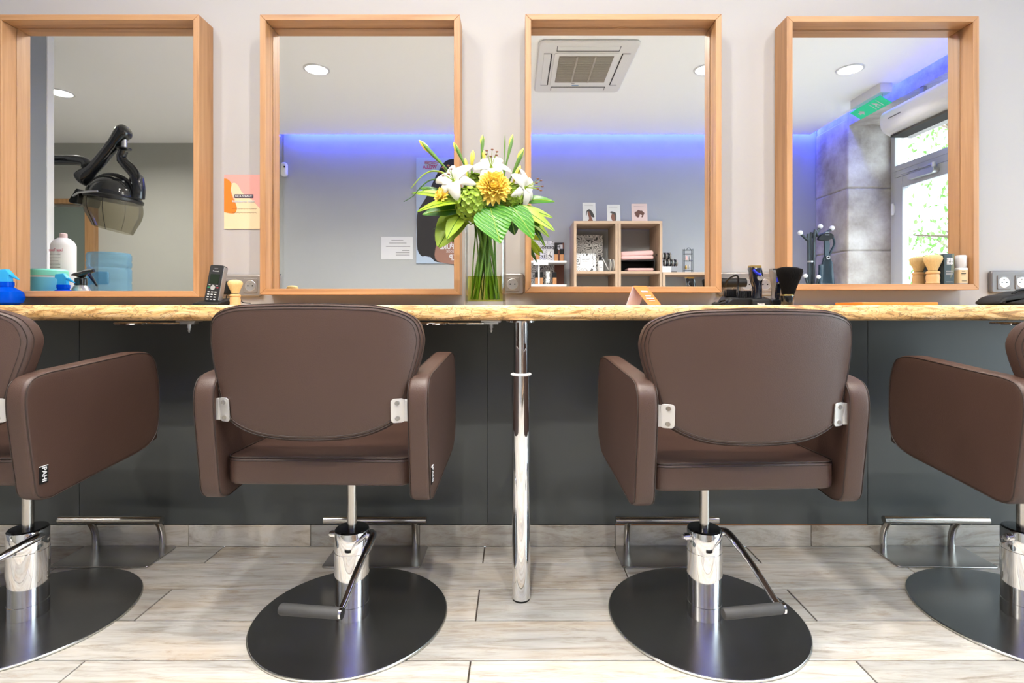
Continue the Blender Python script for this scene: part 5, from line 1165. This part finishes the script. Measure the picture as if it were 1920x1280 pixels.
# hood dryer (reflected in the left mirror)
DH = 3.78
h0 = mi(214, 372, DH)
r = thing('hood_dryer', 'black hood hair dryer with smoked visor on a jointed wall arm', 'hair dryer', (h0.x, h0.y, h0.z))
k = DH / F
def hp(px, py, off=0.0): q = mi(px, py, DH) - h0; return (q.x, q.y + off, q.z)
RH = 0.162
prof = []
shell = MB(); n = 40; rings_ = []
for i in range(11):
    a_ = PI / 2 * i / 10
    q = RH * math.cos(a_) if i < 10 else 0.004; z = 0.01 + 0.150 * math.sin(a_)
    rings_.append([(q * math.cos(2 * PI * j / n) * 1.0, q * math.sin(2 * PI * j / n) * 1.08, z) for j in range(n)])
rings_.insert(0, [(RH * 1.01 * math.cos(2 * PI * j / n), RH * 1.09 * math.sin(2 * PI * j / n), -0.015) for j in range(n)])
tiltM = Matrix.Rotation(math.radians(7), 4, 'Y')
sh = obj('shell', shell.rings(rings_, capa=False).xf(tiltM), M_gloss, r, smooth=60)
vz = []
for i in range(9):
    t = i / 8; z = -0.012 - 0.215 * t; q = RH * (1.0 + 0.07 * math.sin(PI * min(1, t * 1.3)) - 0.30 * t * t)
    vz.append([(q * math.cos(2 * PI * j / n) * 1.03 + 0.02 * t, q * math.sin(2 * PI * j / n) * 1.08, z - 0.02 * t * math.cos(2 * PI * j / n)) for j in range(n)])
vis = obj('visor', MB().rings(vz, False, False).xf(tiltM), M_visor, r, smooth=60)
for a_ in (-1.85, -1.2, 1.9, 1.25, 2.6):
    pts = [tiltM @ Vector(((RH * (1.0 + 0.07 * math.sin(PI * min(1, t * 1.3)) - 0.30 * t * t) + 0.001) * math.cos(a_) * 1.03 + 0.02 * t, (RH * (1.0 + 0.07 * math.sin(PI * min(1, t * 1.3)) - 0.30 * t * t) + 0.001) * math.sin(a_) * 1.08, -0.012 - 0.215 * t - 0.02 * t * math.cos(a_))) for t in [i / 8 for i in range(9)]]
    obj('visor_joint', MB().tube(pts, 0.0018, 6), M_black, vis)
obj('rim_band', MB().rings([[((RH * 1.02 + dr) * math.cos(2 * PI * j / n), (RH * 1.10 + dr) * math.sin(2 * PI * j / n), z) for j in range(n)] for dr, z in ((0, -0.02), (0.008, -0.012), (0.008, 0.004), (0, 0.012))], False, False).xf(tiltM), M_black, sh)
obj('front_lip', MB().prism(smooth_loop([(-0.245, -0.04), (-0.215, 0.01), (-0.19, 0.05), (-0.17, 0.03), (-0.18, -0.045), (-0.20, -0.055)], 3), 'y', -0.10, 0.10), M_gloss, r, bevel=0.01)
obj('lip_trim', MB().tube([(-0.20, 0.11, -0.005), (-0.10, 0.19, 0.002), (0.0, 0.215, 0.004), (0.05, 0.213, 0.006)], 0.007, 8), M_alu, r)
obj('crest', MB().tube([tiltM @ Vector(((RH + 0.004) * math.cos(a_) * 1.0, 0.03, 0.012 + 0.152 * math.sin(a_))) for a_ in [PI * i / 16 for i in range(1, 13)]], 0.014, 10), M_black, sh)
yk = obj('yoke', MB().tube(smooth_loop([hp(232, 282), hp(228, 296), hp(240, 312), hp(254, 330), hp(259, 352), hp(258, 372)], 5, False), [0.030] * 6 + [0.036] * 10 + [0.045] * 10, 14), M_gloss, r)
obj('cable', MB().tube(smooth_loop([hp(240, 300, 0.05), hp(258, 312, 0.05), hp(268, 326, 0.05), hp(266, 338, 0.04)], 5, False), 0.006, 6), M_black, yk)
obj('adjust_ring', MB().tube([(hp(244, 362)[0] + 0.055 * math.cos(t), hp(244, 362)[1] + 0.06, hp(244, 362)[2] + 0.07 * math.sin(t)) for t in [PI * 0.5 + PI * i / 10 for i in range(11)]], 0.006, 6), M_alu, yk)
obj('pivot_pin', MB().lathe([(0.018, -0.03), (0.018, 0.03)], 18, hp(233, 270)), M_alu, r)
obj('pivot_collar', MB().lathe([(0.045, -0.004), (0.045, 0.004)], 20, hp(233, 279)), M_black, r)
obj('upper_arm', MB().tube(smooth_loop([hp(240, 243), hp(230, 250), hp(215, 268), hp(196, 292), hp(176, 315), hp(158, 332), hp(150, 338)], 5, False), [0.035, 0.044, 0.05, 0.055, 0.057] + [0.055, 0.053, 0.05, 0.047, 0.045] + [0.042] * 12 + [0.048, 0.052, 0.056, 0.058, 0.058, 0.058, 0.055, 0.048, 0.035], 16), M_gloss, r)
obj('lower_arm', MB().tube(smooth_loop([hp(165, 314), hp(160, 305), hp(148, 301), hp(125, 300), hp(95, 300), hp(66, 300)], 5, False), [0.03, 0.036, 0.04] + [0.036] * 23, 14), M_gloss, r)
wm = Vector(hp(66, 300))
obj('wall_mount', MB().tube([wm + Vector((0, -0.02, 0)), Vector((wm.x, -1.657 - h0.y, wm.z))], 0.05, 16).box(wm.x - 0.07, wm.x + 0.07, -1.672 - h0.y, -1.656 - h0.y, wm.z - 0.10, wm.z + 0.10), M_black, r)

# water jug on a trolley (reflected in the left mirror)
DJ = 3.2; j0 = mi(205, 0, DJ); jz = 0.86
tr = thing('salon_trolley', 'white salon trolley carrying the blue water jug', 'trolley', (j0.x, j0.y, 0))
for z in (0.20, 0.50, jz): obj('tray', MB().box(-0.18, 0.18, -0.15, 0.15, z - 0.03, z), M_white, tr, bevel=0.006)
for sx in (-1, 1):
    for sy in (-1, 1):
        obj('post', MB().tube([(0.165 * sx, 0.135 * sy, 0.05), (0.165 * sx, 0.135 * sy, jz - 0.01)], 0.010, 10), M_alu, tr)
        obj('castor', MB().ball((0.165 * sx, 0.135 * sy, 0.025), 0.025, 12, 8), M_matblack, tr)
jg = thing('water_jug', 'large translucent blue water jug reflected in the left mirror', 'jug', (j0.x, j0.y, jz + 0.001))
JR = 0.112; JT = mi(0, 475, DJ).z - jz
obj('body', MB().lathe([(JR * 0.9, 0), (JR, 0.02), (JR, 0.07), (JR * 0.96, 0.08), (JR, 0.09), (JR, 0.16), (JR * 0.97, 0.17), (JR, 0.18), (JR, JT - 0.10), (JR * 0.95, JT - 0.09), (JR * 1.0, JT - 0.08), (JR * 1.01, JT - 0.06), (JR * 0.97, JT - 0.05), (JR * 1.0, JT - 0.04), (JR, JT - 0.012), (JR * 0.93, JT)], 48), M_jug, jg, smooth=50)
obj('handle_recess', MB().prism(rrect(0.12, 0.075, 0.012, 4, 0.01, JT - 0.155), 'y', JR * 0.80, JR * 0.93), M_jug, jg, bevel=0.006)
obj('handle', MB().tube([(-0.045, JR * 0.93, JT - 0.115), (-0.045, JR * 0.99, JT - 0.135), (-0.045, JR * 0.99, JT - 0.185), (-0.045, JR * 0.93, JT - 0.20)], 0.010, 10), M_jug, jg)

# ------------------------------------------------------------------ outdoors, seen through the door
struct(obj('ground_outside', MB().box(3.76, 30, -16, 10, -0.2, -0.08), M_ground))
def tree(x, y, h, seed, label):
    r = thing('street_tree', label, 'tree', (x, y, -0.08), 0, 'street trees outside')
    rng = random.Random(seed)
    obj('trunk', MB().tube([(0, 0, 0), (0.05, 0.03, h * 0.35), (-0.05, 0.08, h * 0.7), (0.05, 0.0, h * 0.95)], [0.13, 0.10, 0.07, 0.02], 10), M_bark, r)
    br = MB(); lf = MB()
    for i in range(16):
        z = h * rng.uniform(0.22, 0.85); a_ = rng.uniform(0, 2 * PI); Lb = rng.uniform(0.8, 1.7)
        e = Vector((Lb * math.cos(a_), Lb * math.sin(a_), z + rng.uniform(-0.1, 0.6)))
        br.tube([(0, 0, z), tuple((Vector((0, 0, z)) + e) / 2 + Vector((0, 0, 0.12))), tuple(e)], [0.03, 0.02, 0.006], 6)
        for k_ in range(75):
            t = rng.uniform(0.25, 1.1); c_ = Vector((0, 0, z)).lerp(e, t) + Vector((rng.gauss(0, .22), rng.gauss(0, .22), rng.gauss(0, .22)))
            M = Matrix.Translation(c_) @ Euler((rng.uniform(0, 6), rng.uniform(0, 6), rng.uniform(0, 6))).to_matrix().to_4x4()
            q = 0.055
            lf.add([M @ Vector(p_) for p_ in ((0, 0, 0), (q, q * 0.45, 0.008), (2 * q, 0, 0), (q, -q * 0.45, 0.008))], [(0, 1, 2, 3)])
    obj('branches', br, M_bark, r)
    o = obj('foliage', lf, M_tree, r, smooth=0); o['kind'] = 'stuff'
tree(6.3, -5.0, 4.4, 3, 'leafy street tree outside the glazed door, nearest')
tree(8.2, -7.8, 5.2, 4, 'leafy street tree outside the glazed door, farther back')
tree(7.2, -2.6, 5.0, 5, 'leafy street tree outside, beyond the shop window')
